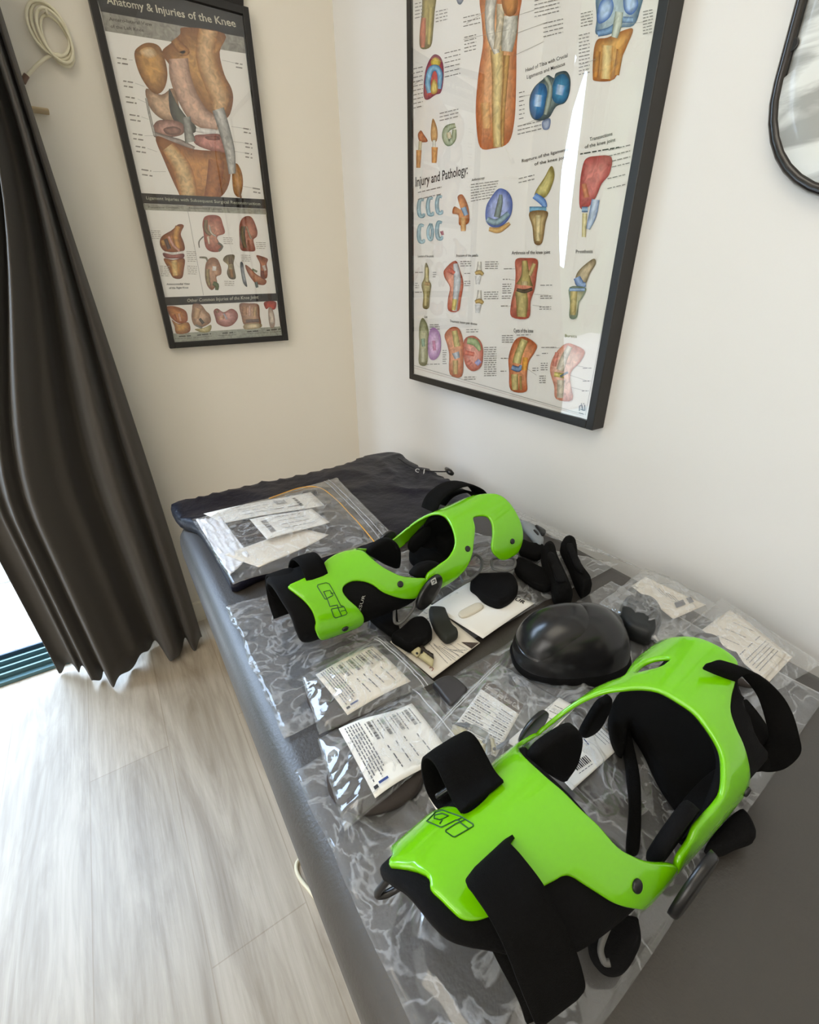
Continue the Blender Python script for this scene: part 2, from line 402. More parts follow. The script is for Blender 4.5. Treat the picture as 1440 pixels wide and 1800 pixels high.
# cable on the floor beside the table
tag(mk('floor_cable', *tubeg(crom([onZ(q, .005) for q in [(575, 1600), (562, 1588), (545, 1566), (528, 1545), (521, 1528), (523, 1514), (533, 1507), (548, 1512)]], 6), .0035, 8), cw), 'thin cream cable bent in a loop on the floor at the table edge', 'cable')

# ---------------------------------------------------------------- treatment table
TZ, TX0, TX1, TY1, TY0 = .58, -.652, -.045, -.455, -2.35
def rrect(x0, y0, x1, y1, r, n=8):
    out = []
    for cx, cy, a0 in ((x1-r, y1-r, 0), (x0+r, y1-r, 90), (x0+r, y0+r, 180), (x1-r, y0+r, 270)):
        for i in range(n+1):
            a = math.radians(a0+90*i/n); out.append((cx+r*math.cos(a), cy+r*math.sin(a)))
    return out
tb = empty('treatment_table', (-.35, -1.4, 0), 'long grey vinyl treatment table standing along the white wall', 'treatment table')
def cushion():
    prof = [(.012, -.075), (.004, -.070), (0, -.058), (0, -.030), (.003, -.017), (.009, -.008), (.018, -.002), (.030, 0)]
    vs, fs = [], []; n = None
    for inset, dz in prof:
        R = rrect(TX0+inset, TY0+inset, TX1-inset, TY1-inset, .055-inset); n = len(R)
        vs += [(x, y, TZ+dz) for x, y in R]
    for k in range(len(prof)-1):
        for i in range(n):
            j = (i+1) % n; fs.append((k*n+i, k*n+j, (k+1)*n+j, (k+1)*n+i))
    fs.append(tuple((len(prof)-1)*n+i for i in range(n))); fs.append(tuple(range(n))[::-1])
    return vs, fs
cu = part('cushion', cushion(), M['vinyl'], tb, True)
lm = mat('white_steel', hexc('c8c8c4'), .4, metal=.3)
part('frame', join(boxg((TX0+.06, TY0+.1, .44), (TX1-.06, TY0+.14, .505)), boxg((TX0+.06, TY1-.14, .44), (TX1-.06, TY1-.10, .505)), boxg((TX0+.06, TY0+.1, .44), (TX0+.10, TY1-.1, .505)), boxg((TX1-.10, TY0+.1, .44), (TX1-.06, TY1-.1, .505))), lm, tb)
for x in (TX0+.08, TX1-.08):
    for y in (TY0+.12, TY1-.22):
        part('leg', boxg((x-.02, y-.02, 0), (x+.02, y+.02, .44)), lm, tb)
# ---------------------------------------------------------------- flat printed things
print_mat = bpy.data.materials.new('printed_ink'); print_mat.use_nodes = True; N, L = nodes(print_mat); b = N['Principled BSDF']
at = N.new('ShaderNodeAttribute'); at.attribute_name = 'Col'
_t = N.new('ShaderNodeTexCoord'); _n = N.new('ShaderNodeTexNoise'); _n.inputs['Scale'].default_value = 90; _n.inputs['Detail'].default_value = 6; _n.inputs['Distortion'].default_value = 1
_m = N.new('ShaderNodeMapRange'); _m.inputs[1].default_value = .3; _m.inputs[2].default_value = .7; _m.inputs[3].default_value = .62; _m.inputs[4].default_value = 1.12
_v = N.new('ShaderNodeVectorMath'); _v.operation = 'SCALE'
L.new(_t.outputs['Object'], _n.inputs[0]); L.new(_n.outputs[0], _m.inputs[0]); L.new(at.outputs[0], _v.inputs[0]); L.new(_m.outputs[0], _v.inputs['Scale']); L.new(_v.outputs[0], b.inputs['Base Color']); b.inputs['Roughness'].default_value = .6; b.inputs['Specular IOR Level'].default_value = .3
_tc = {}
def textg(body, bold=0):
    k = (body, bold)
    if k not in _tc:
        c = bpy.data.curves.new('t', 'FONT'); c.body = body; c.size = 1; c.offset = bold; c.resolution_u = 2
        o = bpy.data.objects.new('t', c); COL.objects.link(o)
        dg = bpy.context.evaluated_depsgraph_get(); me = o.evaluated_get(dg).to_mesh()
        vs = [(v.co.x, v.co.y) for v in me.vertices]; fs = [tuple(f.vertices) for f in me.polygons]
        o.evaluated_get(dg).to_mesh_clear(); bpy.data.objects.remove(o); bpy.data.curves.remove(c)
        x0 = min(v[0] for v in vs); x1 = max(v[0] for v in vs)
        _tc[k] = ([((x-x0)/(x1-x0), y) for x, y in vs], fs, x1-x0)
    return _tc[k]
class Ink:
    """coloured polygons printed on a surface; f(x, y, height) -> world point"""
    def __init__(s, f, lift=.00012): s.f = f; s.l = lift; s.k = 1; s.vs = []; s.fs = []; s.cs = []; s.o = (0, 0); s.sc = 1
    def at(s, o, sc): s.o = o; s.sc = sc; return s
    def _p(s, q): return (s.o[0]+q[0]*s.sc, s.o[1]+q[1]*s.sc)
    def raw(s, pts, faces, cols):
        n = len(s.vs); h = s.l*s.k*.12+s.l
        s.vs += [s.f(*s._p(q), h) for q in pts]; s.fs += [tuple(i+n for i in f) for f in faces]; s.cs += cols; s.k += 1
    def poly(s, pts, c, n=1):
        if n > 1: pts = [(v.x, v.y) for v in crom([V((a, b, 0)) for a, b in pts], n, True)]
        t = geometry.tessellate_polygon([[V((a, b, 0)) for a, b in pts]])
        s.raw(pts, [tuple(x) for x in t], [c]*len(pts))
    def blob(s, pts, ce, cm, n=4, k=.45, ctr=None):
        P = crom([V((a, b, 0)) for a, b in pts], n, True) if n > 1 else [V((a, b, 0)) for a, b in pts]
        m = len(P); c = sum(P, V((0, 0, 0)))/m if ctr is None else V((*ctr, 0))
        R1 = [c.lerp(q, k) for q in P]
        R2 = [c.lerp(q, (1+k)/2) for q in P]
        pts = [(v.x, v.y) for v in P+R2+R1]+[(c.x, c.y)]
        mid = tuple((a*.6+b*.4) for a, b in zip(ce, cm))
        f = []
        for i in range(m):
            j = (i+1) % m; f += [(i, j, m+j, m+i), (m+i, m+j, 2*m+j, 2*m+i), (2*m+i, 2*m+j, 3*m)]
        s.raw(pts, f, [ce]*m+[mid]*m+[cm]*(m+1))
    def limb(s, pts, ce, cm, n=5, off=.0):
        """pts: (x, y, halfwidth)"""
        P = crom([V(q) for q in pts], n); out = []; cc = []
        for i, q in enumerate(P):
            t = P[min(i+1, len(P)-1)]-P[max(i-1, 0)]; l = math.hypot(t.x, t.y) or 1; nx, ny = -t.y/l, t.x/l
            for e, w in ((-1, 0), (-.55, .6), (off, 1), (.55, .6), (1, 0)):
                out.append((q.x+nx*q.z*e, q.y+ny*q.z*e)); cc.append(tuple(a*(1-w)+b*w for a, b in zip(ce, cm)))
        f = [(i*5+k, i*5+k+1, i*5+k+6, i*5+k+5) for i in range(len(P)-1) for k in range(4)]
        s.raw(out, f, cc)
    def line(s, a, b, w, c):
        dx, dy = b[0]-a[0], b[1]-a[1]; l = math.hypot(dx, dy) or 1; nx, ny = -dy/l*w/2, dx/l*w/2
        s.raw([(a[0]+nx, a[1]+ny), (b[0]+nx, b[1]+ny), (b[0]-nx, b[1]-ny), (a[0]-nx, a[1]-ny)], [(0, 1, 2, 3)], [c]*4)
    def path(s, pts, w, c):
        for a, b in zip(pts, pts[1:]): s.line(a, b, w, c)
    def text(s, body, a, b, hgt, c, bold=.0, up=None):
        """baseline from a to b, letters hgt tall along up"""
        vs, fs, wd_ = textg(body, bold); dx, dy = b[0]-a[0], b[1]-a[1]; l = math.hypot(dx, dy)
        if up is None: up = (dy/l, -dx/l)
        pts = [(a[0]+dx*x+up[0]*hgt*y*1.35, a[1]+dy*x+up[1]*hgt*y*1.35) for x, y in vs]
        s.raw(pts, fs, [c]*len(pts))
    def scrib(s, a, b, w, c, seed=0):
        """unreadable small print: a broken line of word-length dashes"""
        r = random.Random(seed+int(a[0]*7+a[1]*13)); dx, dy = b[0]-a[0], b[1]-a[1]; t = 0; l = math.hypot(dx, dy)
        pts, f, n = [], [], 0
        while t < 1:
            d = min(1-t, r.uniform(2.2, 6)*w/l); nx, ny = -dy/l*w/2, dx/l*w/2
            p0 = (a[0]+dx*t, a[1]+dy*t); p1 = (a[0]+dx*(t+d), a[1]+dy*(t+d))
            pts += [(p0[0]+nx, p0[1]+ny), (p1[0]+nx, p1[1]+ny), (p1[0]-nx, p1[1]-ny), (p0[0]-nx, p0[1]-ny)]; f.append((n, n+1, n+2, n+3)); n += 4
            t += d+r.uniform(.8, 1.4)*w/l
        s.raw(pts, f, [c]*len(pts))
    def build(s, name, parent, mt=None):
        o = mk(name, s.vs, s.fs, mt or print_mat, parent, smooth=False)
        ca = o.data.color_attributes.new('Col', 'FLOAT_COLOR', 'POINT')
        ca.data.foreach_set('color', [x for c in s.cs for x in (*c, 1)]); return o

# ---------------------------------------------------------------- pads and sheets on the table
def padZ(px, z0, z1, r=.004, step=.008, smooth=4):
    W = [onZ(q, z1) for q in px]
    ol = [(v.x, v.y) for v in W]
    if sum(a[0]*b[1]-b[0]*a[1] for a, b in zip(ol, ol[1:]+ol[:1])) < 0: ol = ol[::-1]
    return slabg(ol, lambda x, y, h: V((x, y, z0+h)), z1-z0, r, step, smooth=smooth)
def padY(px, y, t, r=.004, step=.008, smooth=4, sgn=1):
    W = [onY(q, y) for q in px]; ol = [(v.x, v.z) for v in W]
    if sum(a[0]*b[1]-b[0]*a[1] for a, b in zip(ol, ol[1:]+ol[:1])) < 0: ol = ol[::-1]
    return slabg(ol, lambda x, z, h: V((x, y-h*sgn, z)), t, r, step, smooth=smooth)
class Sheet:
    def __init__(s, A, B, C, D, z, disp=None):
        zz = z if isinstance(z, (list, tuple)) else (z,)*4
        s.c = [onZ(q, h) for q, h in zip((A, B, C, D), zz)]; s.disp = disp or (lambda u, v: 0)
    def __call__(s, u, v, h=0):
        A, B, C, D = s.c
        q = A*(1-u)*(1-v)+B*u*(1-v)+C*u*v+D*(1-u)*v
        return q+V((0, 0, s.disp(u, v)+h))
    def mesh(s, nx=16, ny=16, t=.0004, jag=0, seed=0):
        vs = []; fs = []
        for j in range(ny+1):
            for i in range(nx+1):
                u, v = i/nx, j/ny
                if jag:
                    if i in (0, nx): u += jag*noise.noise(V((i+seed, v*5, seed)))
                    if j in (0, ny): v += jag*noise.noise(V((u*5, j+seed, seed+4)))
                vs.append(s(u, v))
        n = len(vs); vs += [v-V((0, 0, t)) for v in vs]; w = nx+1
        nrm = (s.c[1]-s.c[0]).cross(s.c[3]-s.c[0]).z > 0
        for j in range(ny):
            for i in range(nx):
                a = j*w+i; q = (a, a+1, a+w+1, a+w)
                fs.append(q); fs.append(tuple(k+n for k in q[::-1]))
        for i in range(nx): fs.append((i+n, i+1+n, i+1, i)); a = ny*w+i; fs.append((a, a+1, a+1+n, a+n))
        for j in range(ny): a = j*w; fs.append((a, a+w, a+w+n, a+n)); a = j*w+nx; fs.append((a+n, a+w+n, a+w, a))
        if not nrm: fs = [f[::-1] for f in fs]
        return vs, fs
def crinkle(amp, fx, fy, seed=0, ridge=.6, puff=0):
    def d(u, v):
        n = noise.noise(V((u*fx, v*fy, seed)))*.5+.25*noise.noise(V((u*fx*2.3+v*3, v*fy*2.3, seed+7)))
        r_ = (1-abs(noise.noise(V((u*fx*1.3+v*2, v*fy*1.2-u, seed+3))))*2.4); r_ = max(0, r_)**3
        e = min(u, 1-u, v, 1-v)
        return (amp*(n+.55+ridge*r_))*(.35+.65*min(1, e*8)) + puff*(max(0, math.sin(math.pi*min(max(u, 0), 1)))*max(0, math.sin(math.pi*min(max(v, 0), 1))))**.5
    return d
def film_thing(name, label, cat, A, B, C, D, z, d, nx=60, ny=60, m=None, group=None, jag=.012, seed=0):
    s = Sheet(A, B, C, D, z, d); vs, fs = s.mesh(nx, ny, .0003, jag, seed)
    o = mk(name, vs, fs, m or M['film'], None, smooth=True); tag(o, label, cat, group); return o, s

# ---------------------------------------------------------------- knee braces
class Brace:
    def __init__(s, xk, yc):
        s.xk, s.yc, s.zc = xk, yc, .640
        s.pw = np.polyfit([-.17, -.07, 0, .1, .2], [.054, .063, .064, .064, .064], 3); s.ph = np.polyfit([-.17, 0, .1, .2], [.05, .055, .067, .085], 3)
    def W(s, u): return float(np.polyval(s.pw, min(max(u, -.19), .2)))
    def H(s, u): return float(np.polyval(s.ph, min(max(u, -.19), .2)))
    def pt(s, u, th, h=0):
        w, hh = s.W(u), s.H(u); sn, cn = math.sin(th), math.cos(th)
        n = V((0, sn/w, cn/hh)).normalized()
        if th < -math.pi/2 or th > math.pi/2:
            hh = s.zc-.592; hh = max(hh, .03)
        return V((s.xk+u, s.yc+w*sn, s.zc+hh*cn))+n*h
    def hit(s, q):
        d = ray(q); C_ = CAM; lo = None
        def F(P): u = P.x-s.xk; return ((P.y-s.yc)/s.W(u))**2+((P.z-s.zc)/s.H(u))**2-1
        t = .2; f0 = F(C_+d*t)
        while t < 1.4:
            t1 = t+.004; f1 = F(C_+d*t1)
            if f0 > 0 >= f1:
                for _ in range(12):
                    m = (t+t1)/2
                    if F(C_+d*m) > 0: t = m
                    else: t1 = m
                P = C_+d*t; u = P.x-s.xk; return (u, math.atan2((P.y-s.yc)/s.W(u), (P.z-s.zc)/s.H(u)))
            t, f0 = t1, f1
        return None
    def shell(s, ol, holes=(), thick=.0038, off=0, r=.0016, step=.006, smooth=4):
        K = .064; cv = lambda L: [(a, math.radians(b)*K) for a, b in L]
        o = cv(ol)
        if sum(a[0]*b[1]-b[0]*a[1] for a, b in zip(o, o[1:]+o[:1])) < 0: o = o[::-1]
        return slabg(o, lambda u, t, h: s.pt(u, t/K, off+h-thick), thick, r, step, holes=[cv(h) for h in holes], smooth=smooth)
    def flip(s, g): return (g[0], [f[::-1] for f in g[1]])
    def lines(s, paths, o, sc, r=.0005, h=.0003):
        parts = []
        for P in paths:
            W = []
            for a, b in zip(P, P[1:]):
                for k in range(4): W.append((a[0]+(b[0]-a[0])*k/4, a[1]+(b[1]-a[1])*k/4))
            W.append(P[-1]); Q = []
            for q in W:
                ht = s.hit((o[0]+q[0]*sc, o[1]+q[1]*sc))
                if ht: Q.append(s.pt(ht[0], ht[1], h))
            if len(Q) > 1: parts.append(tubeg(Q, r, 5, flat=.5))
        return join(*parts)
def disc(c, ax, r, t, n=24, dome=.3):
    ax = V(ax).normalized(); up = V((0, 0, 1)) if abs(ax.z) < .9 else V((1, 0, 0)); a = ax.cross(up).normalized(); b_ = a.cross(ax)
    c = V(c); vs = []; fs = []
    prof = [(r, 0), (r, t*.6), (r*.92, t*.85), (r*.75, t)]
    for rr, h in prof:
        vs += [c+ax*h+(a*math.cos(2*math.pi*i/n)+b_*math.sin(2*math.pi*i/n))*rr for i in range(n)]
    vs += [c+ax*(t*(1-dome)), c]; k = len(vs)-2
    for j in range(3):
        for i in range(n): fs.append((j*n+i, j*n+(i+1) % n, (j+1)*n+(i+1) % n, (j+1)*n+i))
    for i in range(n): fs.append((3*n+i, 3*n+(i+1) % n, k)); fs.append(((i+1) % n, i, k+1))
    return vs, fs
def ellslab(c, ax, d1, a, b, t, r=.002, step=.006):
    """elliptic plate: centre c, thickness along ax, long half-axis a along d1"""
    ax = V(ax).normalized(); d1 = V(d1).normalized(); d2 = ax.cross(d1); c = V(c)
    ol = [(a*math.cos(i*math.pi/10), b*math.sin(i*math.pi/10)) for i in range(20)]
    return slabg(ol, lambda x, y, h: c+d1*x+d2*y+ax*h, t, r, step, smooth=2)

def rivet(B, u, th, parent):
    c = B.pt(u, math.radians(th), -.001); n = (B.pt(u, math.radians(th), .01)-c)
    part('rivet', disc(c, n, .0042, .0028, 16), M['plastic'], parent, True, 'round black rivet')

ND = [(-.176,41),(-.163,15),(-.165,6),(-.163,-2),(-.161,-9),(-.158,-16),(-.151,-21),(-.140,-24),(-.125,-26),(-.11,-28),(-.098,-30),(-.092,-31),(-.087,-34),(-.081,-43),(-.075,-52),(-.068,-62),(-.055,-76),(-.036,-96),(-.012,-96),(-.006,-84),(-.014,-73),(-.031,-59),(-.041,-49),(-.049,-38),(-.052,-24),(-.055,-12),(-.056,1),(-.057,15),(-.054,35),(-.045,56),(-.03,72),(-.008,82),(-.006,97),(-.035,98),(-.055,84),(-.068,66),(-.080,52),(-.089,36),(-.096,31),(-.108,29),(-.119,31),(-.119,41),(-.122,51),(-.128,62),(-.130,90),(-.142,104),(-.155,100),(-.165,80),(-.168,60),(-.172,48)]
FD = [(-.172,-18),(-.156,-14),(-.151,-13),(-.136,-10),(-.121,-5),(-.117,4),(-.104,12),(-.091,16),(-.080,14),(-.072,9),(-.064,0),(-.061,-19),(-.054,-36),(-.038,-54),(-.020,-64),(-.003,-72),(-.006,-82),(-.019,-97),(-.038,-90),(-.054,-79),(-.067,-67),(-.076,-53),(-.086,-44),(-.098,-39),(-.110,-41),(-.115,-48),(-.112,-60),(-.103,-77),(-.097,-96),(-.097,-115),(-.104,-126),(-.116,-133),(-.130,-134),(-.144,-128),(-.153,-115),(-.158,-90),(-.156,-78),(-.157,-60),(-.162,-44),(-.169,-29)]
FDfar = [(-.064,2),(-.061,25),(-.05,50),(-.03,70),(-.008,84),(-.008,98),(-.035,98),(-.058,70),(-.072,40),(-.078,18)]
FP = [(.002,-65),(.020,-61),(.039,-57),(.055,-46),(.063,-31),(.069,-11),(.072,8),(.068,30),(.055,48),(.036,68),(.012,82),(-.01,86),(-.012,98),(.012,104),(.04,96),(.065,74),(.085,52),(.100,40),(.118,33),(.136,24),(.150,9),(.162,-4),(.168,-17),(.172,-41),(.175,-63),(.172,-79),(.160,-92),(.136,-94),(.117,-80),(.113,-68),(.120,-55),(.126,-40),(.123,-29),(.105,-23),(.097,-37),(.085,-53),(.077,-66),(.063,-81),(.044,-91),(.027,-96),(.013,-98),(-.004,-92),(-.005,-76)]
NP = [(-.008,92),(.012,88),(.032,78),(.050,66),(.064,50),(.074,42),(.087,46),(.108,54),(.130,58),(.146,50),(.148,34),(.149,19),(.148,5),(.147,-7),(.143,-14),(.125,-21),(.113,-25),(.102,-31),(.097,-40),(.096,-50),(.095,-62),(.095,-76),(.090,-90),(.075,-98),(.045,-100),(.020,-99),(-.004,-94),(-.006,-76),(.009,-71),(.018,-66),(.033,-66),(.046,-66),(.055,-64),(.063,-55),(.070,-45),(.072,-36),(.073,-27),(.074,-16),(.072,-4),(.070,9),(.064,20),(.055,31),(.046,44),(.032,58),(.016,72),(-.006,80)]
NPslot = [(.081,35),(.090,38),(.099,38),(.107,32),(.111,23),(.104,22),(.097,23),(.087,29)]

def strapX(x0, x1, prof, t=.0035, n=6, skew=0, close=False):
    """strap of width x0..x1 following a (y, z) profile; skew moves it along x"""
    m = len(prof); pr = []
    for i, (y, z) in enumerate(prof):
        k = skew*i/(m-1); pr.append((V((x0+k, y, z)), V((x1+k, y, z))))
    return ribbong(pr, t, n, 4, close)

# ---- near brace
B = Brace(-.44, -1.292)
nb = empty('knee_brace', (-.42, -1.292, TZ), 'larger lime green and black knee brace lying nearest the camera with wide strap hanging forward', 'knee brace', None)
sh = part('lower_shell', B.shell(ND), M['green'], nb, True, 'glossy lime green shell')
for (u, th) in ((-.049, -62),): rivet(B, u, th, sh)
LG = [[(905,880),(985,915),(1000,915),(1085,872),(1100,872),(1115,885)],[(900,880),(960,820),(1000,808),(1120,850),(1195,897),(1195,910),(1150,937),(1080,977),(1065,975),(1022,945),(1022,935),(1085,895),(1108,885),(1150,865)],[(950,840),(1000,830),(1040,845),(985,870),(948,860),(950,840)],[(1110,885),(1165,925)],[(1130,852),(1097,872)],[(1000,870),(985,895)]]
part('logo', B.lines(LG, (500, 1200), .2778), mat('dark_green_print', hexc('0e4a12'), .4), sh, False, 'thin dark green outlined lettering')
up_ = part('upper_shell', B.shell(NP, [NPslot]), M['green'], nb, True, 'glossy lime green arched shell')
rivet(B, .09, -84, up_)
part('lower_liner', B.flip(B.shell([(-.180,42),(-.176,20),(-.174,5),(-.172,-8),(-.168,-20),(-.161,-29),(-.152,-37),(-.140,-48),(-.125,-62),(-.105,-76),(-.07,-88),(-.045,-95),(-.035,-90),(-.028,-72),(-.038,-56),(-.047,-42),(-.050,-25),(-.051,0),(-.050,25),(-.046,45),(-.035,62),(-.045,80),(-.07,100),(-.12,112),(-.16,105),(-.178,75)], thick=.007, off=-.0042, r=.003, step=.009)), M['foam'], nb, True, 'black padded liner')
part('upper_liner', B.flip(B.shell([(.080,22),(.076,0),(.078,-20),(.076,-40),(.068,-56),(.045,-72),(.030,-90),(.028,-118),(.06,-140),(.12,-140),(.15,-120),(.146,-90),(.12,-55),(.140,-12),(.143,15),(.12,30)], thick=.006, off=-.0042, r=.003, step=.009)), M['foam'], nb, True, 'black padded liner')
# wide front strap folded over the lower shell
part('strap', ribbong([(onZ((836,1532),.690), onZ((903,1470),.690)), (onZ((820,1551),.703), onZ((896,1481),.703)), (onZ((832,1570),.708), onZ((917,1506),.708)), (onZ((860,1612),.706), onZ((953,1553),.706)), (onZ((888,1668),.698), onZ((981,1606),.698)), (onZ((915,1737),.684), onZ((1009,1664),.684)), (onZ((937,1790),.668), onZ((1026,1722),.668)), (onZ((942,1802),.660), onZ((1024,1740),.660))], .004, 6, 6), M['strap'], nb, True, 'wide black fleece strap')
part('strap', ribbong([(onZ((850,1640),.672), onZ((930,1600),.672)), (onZ((880,1700),.660), onZ((975,1650),.660)), (onZ((912,1760),.645), onZ((1000,1700),.645)), (onZ((925,1798),.635), onZ((1008,1745),.635))], .004, 6, 6), M['strap'], nb, True)
# standing loop at the back slot of the lower shell
part('strap', strapX(-.563, -.524, [(-1.262,.687),(-1.250,.684),(-1.228,.692),(-1.212,.680),(-1.206,.655),(-1.212,.632),(-1.226,.628),(-1.236,.645)], .0035, 6, .012), M['strap'], nb, True, 'standing loop of black strap')
part('buckle', tubeg(crom([V((-.560,-1.232,.660)), V((-.548,-1.238,.672)), V((-.532,-1.240,.672)), V((-.520,-1.236,.662))], 5), .0022, 8), M['plastic'], nb, True)
# black ring at the distal end
part('ring', tubeg(crom([onZ(q, z) for q, z in [((713,1520),.648),((695,1532),.640),((674,1556),.628),((664,1572),.620),((678,1572),.618),((700,1560),.622),((714,1548),.632)]], 5, True), .0028, 8, True), M['plastic'], nb, True)
# condyle pads and hinge covers
part('hinge_pad', padY([(925,1327),(940,1304),(976,1279),(998,1270),(1009,1277),(1014,1293),(1007,1327),(990,1354),(979,1365),(957,1354),(932,1338)], -1.250, .009, .004), M['foam'], nb, True)
part('hinge_pad', padY([(1018,1291),(1020,1277),(1045,1235),(1060,1224),(1068,1220),(1066,1238),(1051,1268),(1035,1285)], -1.235, .007, .003), M['foam'], nb, True)
part('hinge_cover', ellslab((-.444, -1.224, .643), (0, 1, .05), (.8, 0, .6), .019, .013, .005), M['plastic'], nb, True)
part('hinge_pad', ellslab((-.432, -1.346, .650), (.05, 1, .15), (.7, 0, .7), .027, .022, .010, .004), M['foam'], nb, True)
part('hinge_cover', ellslab((-.446, -1.363, .645), (0, -1, .0), (.65, 0, .76), .026, .015, .006), M['plastic'], nb, True)
# straps lying on the table seen through the knee opening
def pc(L, o, sc): return [(o[0]+a*sc, o[1]+b_*sc) for a, b_ in L]
part('strap', padZ(pc([(430,560),(470,700),(500,850),(508,1000),(502,1200),(480,1250),(430,1230),(445,1000),(432,850),(412,700),(385,600)], (960,1080), .3333), .592, .599, .002), M['strap'], nb, True)
part('strap', padZ([(1076,1235),(1100,1206),(1160,1205),(1225,1240),(1262,1300),(1280,1350),(1276,1400),(1250,1444),(1225,1435),(1173,1373),(1135,1300),(1108,1268),(1100,1312),(1080,1285)], .592, .610, .004), M['strap'], nb, True, 'wide black thigh strap')
# long loop at the right of the upper shell
Lp = [(( 1262,1185),.715),((1272,1176),.722),((1296,1172),.722),((1330,1196),.710),((1358,1232),.690),((1374,1280),.665),((1377,1312),.645),((1352,1338),.625),((1322,1345),.612),((1300,1340),.606)]
part('strap', ribbong([(onZ(q, z)+V((-.004,.010,0)), onZ(q, z)+V((.012,-.010,-.006))) for q, z in Lp], .0032, 6, 3), M['strap'], nb, True, 'long open loop of black strap')
Lp = [((1292,1226),.668),((1312,1250),.658),((1338,1288),.642),((1360,1322),.626),((1352,1342),.614)]
part('strap', ribbong([(onZ(q, z)+V((-.018,.003,0)), onZ(q, z)+V((.010,-.006,-.003))) for q, z in Lp], .0032, 6, 3), M['strap'], nb, True)
part('strap_pad', padZ([(1245,1482),(1268,1448),(1300,1418),(1316,1424),(1331,1450),(1331,1468),(1300,1480),(1272,1492)], .592, .604, .004), M['foam'], nb, True)
part('strap_pad', padZ([(1045,1610),(1080,1602),(1120,1606),(1128,1622),(1130,1652),(1110,1690),(1088,1704),(1062,1696),(1040,1660)], .592, .604, .004), M['foam'], nb, True)
part('ring', tubeg(crom([onZ(q, z) for q, z in [((1080,1592),.640),((1078,1610),.632),((1064,1640),.624),((1056,1668),.618),((1062,1690),.614),((1072,1692),.614)]], 5), .0022, 8), M['greyring'], nb, True, 'grey plastic strap ring')

# ---- far brace
B = Brace(-.40, -.933)
fb = empty('knee_brace', (-.38, -.933, TZ), 'lime green and black knee brace lying side on in the middle of the table', 'knee brace')
sh = part('lower_shell', B.shell(FD), M['green'], fb, True, 'glossy lime green shell')
part('lower_arm', B.shell(FDfar, off=-.007), M['green'], sh, True)
rivet(B, -.122, -105, sh); rivet(B, -.042, -65, sh)
LG = [[(85,125),(80,140),(140,238),(160,240),(180,297),(238,285),(247,318)],[(85,125),(150,110),(175,120),(215,190),(265,290),(290,298),(316,350),(305,362),(225,388),(210,378),(190,322),(195,316),(287,300)],[(130,180),(180,170),(205,210),(155,235),(130,180)],[(247,318),(272,370)],[(265,335),(305,325)],[(185,195),(215,190)]]
part('logo', B.lines(LG, (540, 1000), .2222, .0006), bpy.data.materials['dark_green_print'], sh, False, 'thin dark green outlined lettering')
up_ = part('upper_shell', B.shell(FP), M['green'], fb, True, 'glossy lime green arched shell')
rivet(B, .071, -57, up_); rivet(B, .151, -72, up_)
ll = part('lower_liner', B.flip(B.shell([(-.176,100),(-.184,70),(-.186,36),(-.186,10),(-.184,-30),(-.180,-60),(-.178,-90),(-.172,-120),(-.150,-138),(-.10,-140),(-.05,-135),(-.02,-115),(-.015,-92),(-.035,-74),(-.05,-56),(-.06,-40),(-.07,-20),(-.075,0),(-.10,8),(-.12,0),(-.13,30),(-.14,60),(-.15,95)], thick=.008, off=-.0042, r=.003, step=.009)), M['foam'], fb, True, 'black padded liner')
ik = Ink(lambda x, y, h: B.pt(*(B.hit((x, y)) or (0, 0)), -.0036))
ik.at((540, 1000), .2222).text('ÖSSUR', (420, 395), (470, 210), 26, s2l((.75, .75, .72)), up=(-.93, -.25))
ik.build('lettering', ll)
part('upper_liner', B.flip(B.shell([(.074,40),(.070,70),(.060,96),(.075,118),(.12,120),(.155,100),(.160,70),(.150,40),(.13,30),(.10,38)], thick=.007, off=-.0042, r=.003, step=.009)), M['foam'], fb, True, 'black padded liner')
# distal strap wrapped over the back slot
part('strap', strapX(-.550, -.522, [(-.965,.660),(-.948,.690),(-.930,.699),(-.905,.692),(-.885,.672),(-.875,.645),(-.878,.62)], .004, 6), M['strap'], fb, True, 'black strap wrapped round the shell end')
part('strap', strapX(-.582, -.552, [(-.960,.672),(-.935,.682),(-.910,.680),(-.888,.668),(-.876,.645),(-.876,.615),(-.89,.60)], .004, 6), M['strap'], fb, True)
# loop standing over the arch
Lp = [(758,896),(764,880),(776,866),(796,853),(820,849),(840,857),(850,870)]
part('strap', ribbong([(onY(q, -.880)+V((0,.026,-.006)), onY(q, -.880)+V((0,-.014,0))) for q in Lp], .004, 5, 4), M['strap'], fb, True, 'loop of black strap standing over the arch')
part('strap', ribbong([(onY(q, -.866)+V((0,.02,-.006)), onY(q, -.866)+V((0,-.012,0))) for q in [(775,884),(790,868),(812,861),(832,865),(842,872)]], .004, 5, 4), M['strap'], fb, True)
def pc(L, o, sc): return [(o[0]+a*sc, o[1]+b_*sc) for a, b_ in L]
o1, s1 = (640, 820), .3056
part('hinge_pad', padY(pc([(10,490),(40,445),(110,408),(160,418),(195,460),(200,530),(182,578),(120,560),(60,525)], o1, s1), -.882, .010, .004), M['foam'], fb, True)
part('hinge_pad', padY(pc([(252,470),(262,420),(300,380),(360,330),(375,345),(372,400),(330,440),(280,490)], o1, s1), -.880, .007, .003), M['foam'], fb, True)
part('hinge_pad', padY(pc([(258,615),(275,585),(310,555),(370,540),(425,552),(440,580),(410,620),(340,640),(290,630)], o1, s1), -.978, .010, .004), M['foam'], fb, True)
hc = part('hinge_cover', ellslab((-.404, -.999, .640), (0, -1, .05), (.62, 0, .78), .027, .014, .006), M['plastic'], fb, True)
hq = [(382,655),(410,635),(420,670),(390,683)]
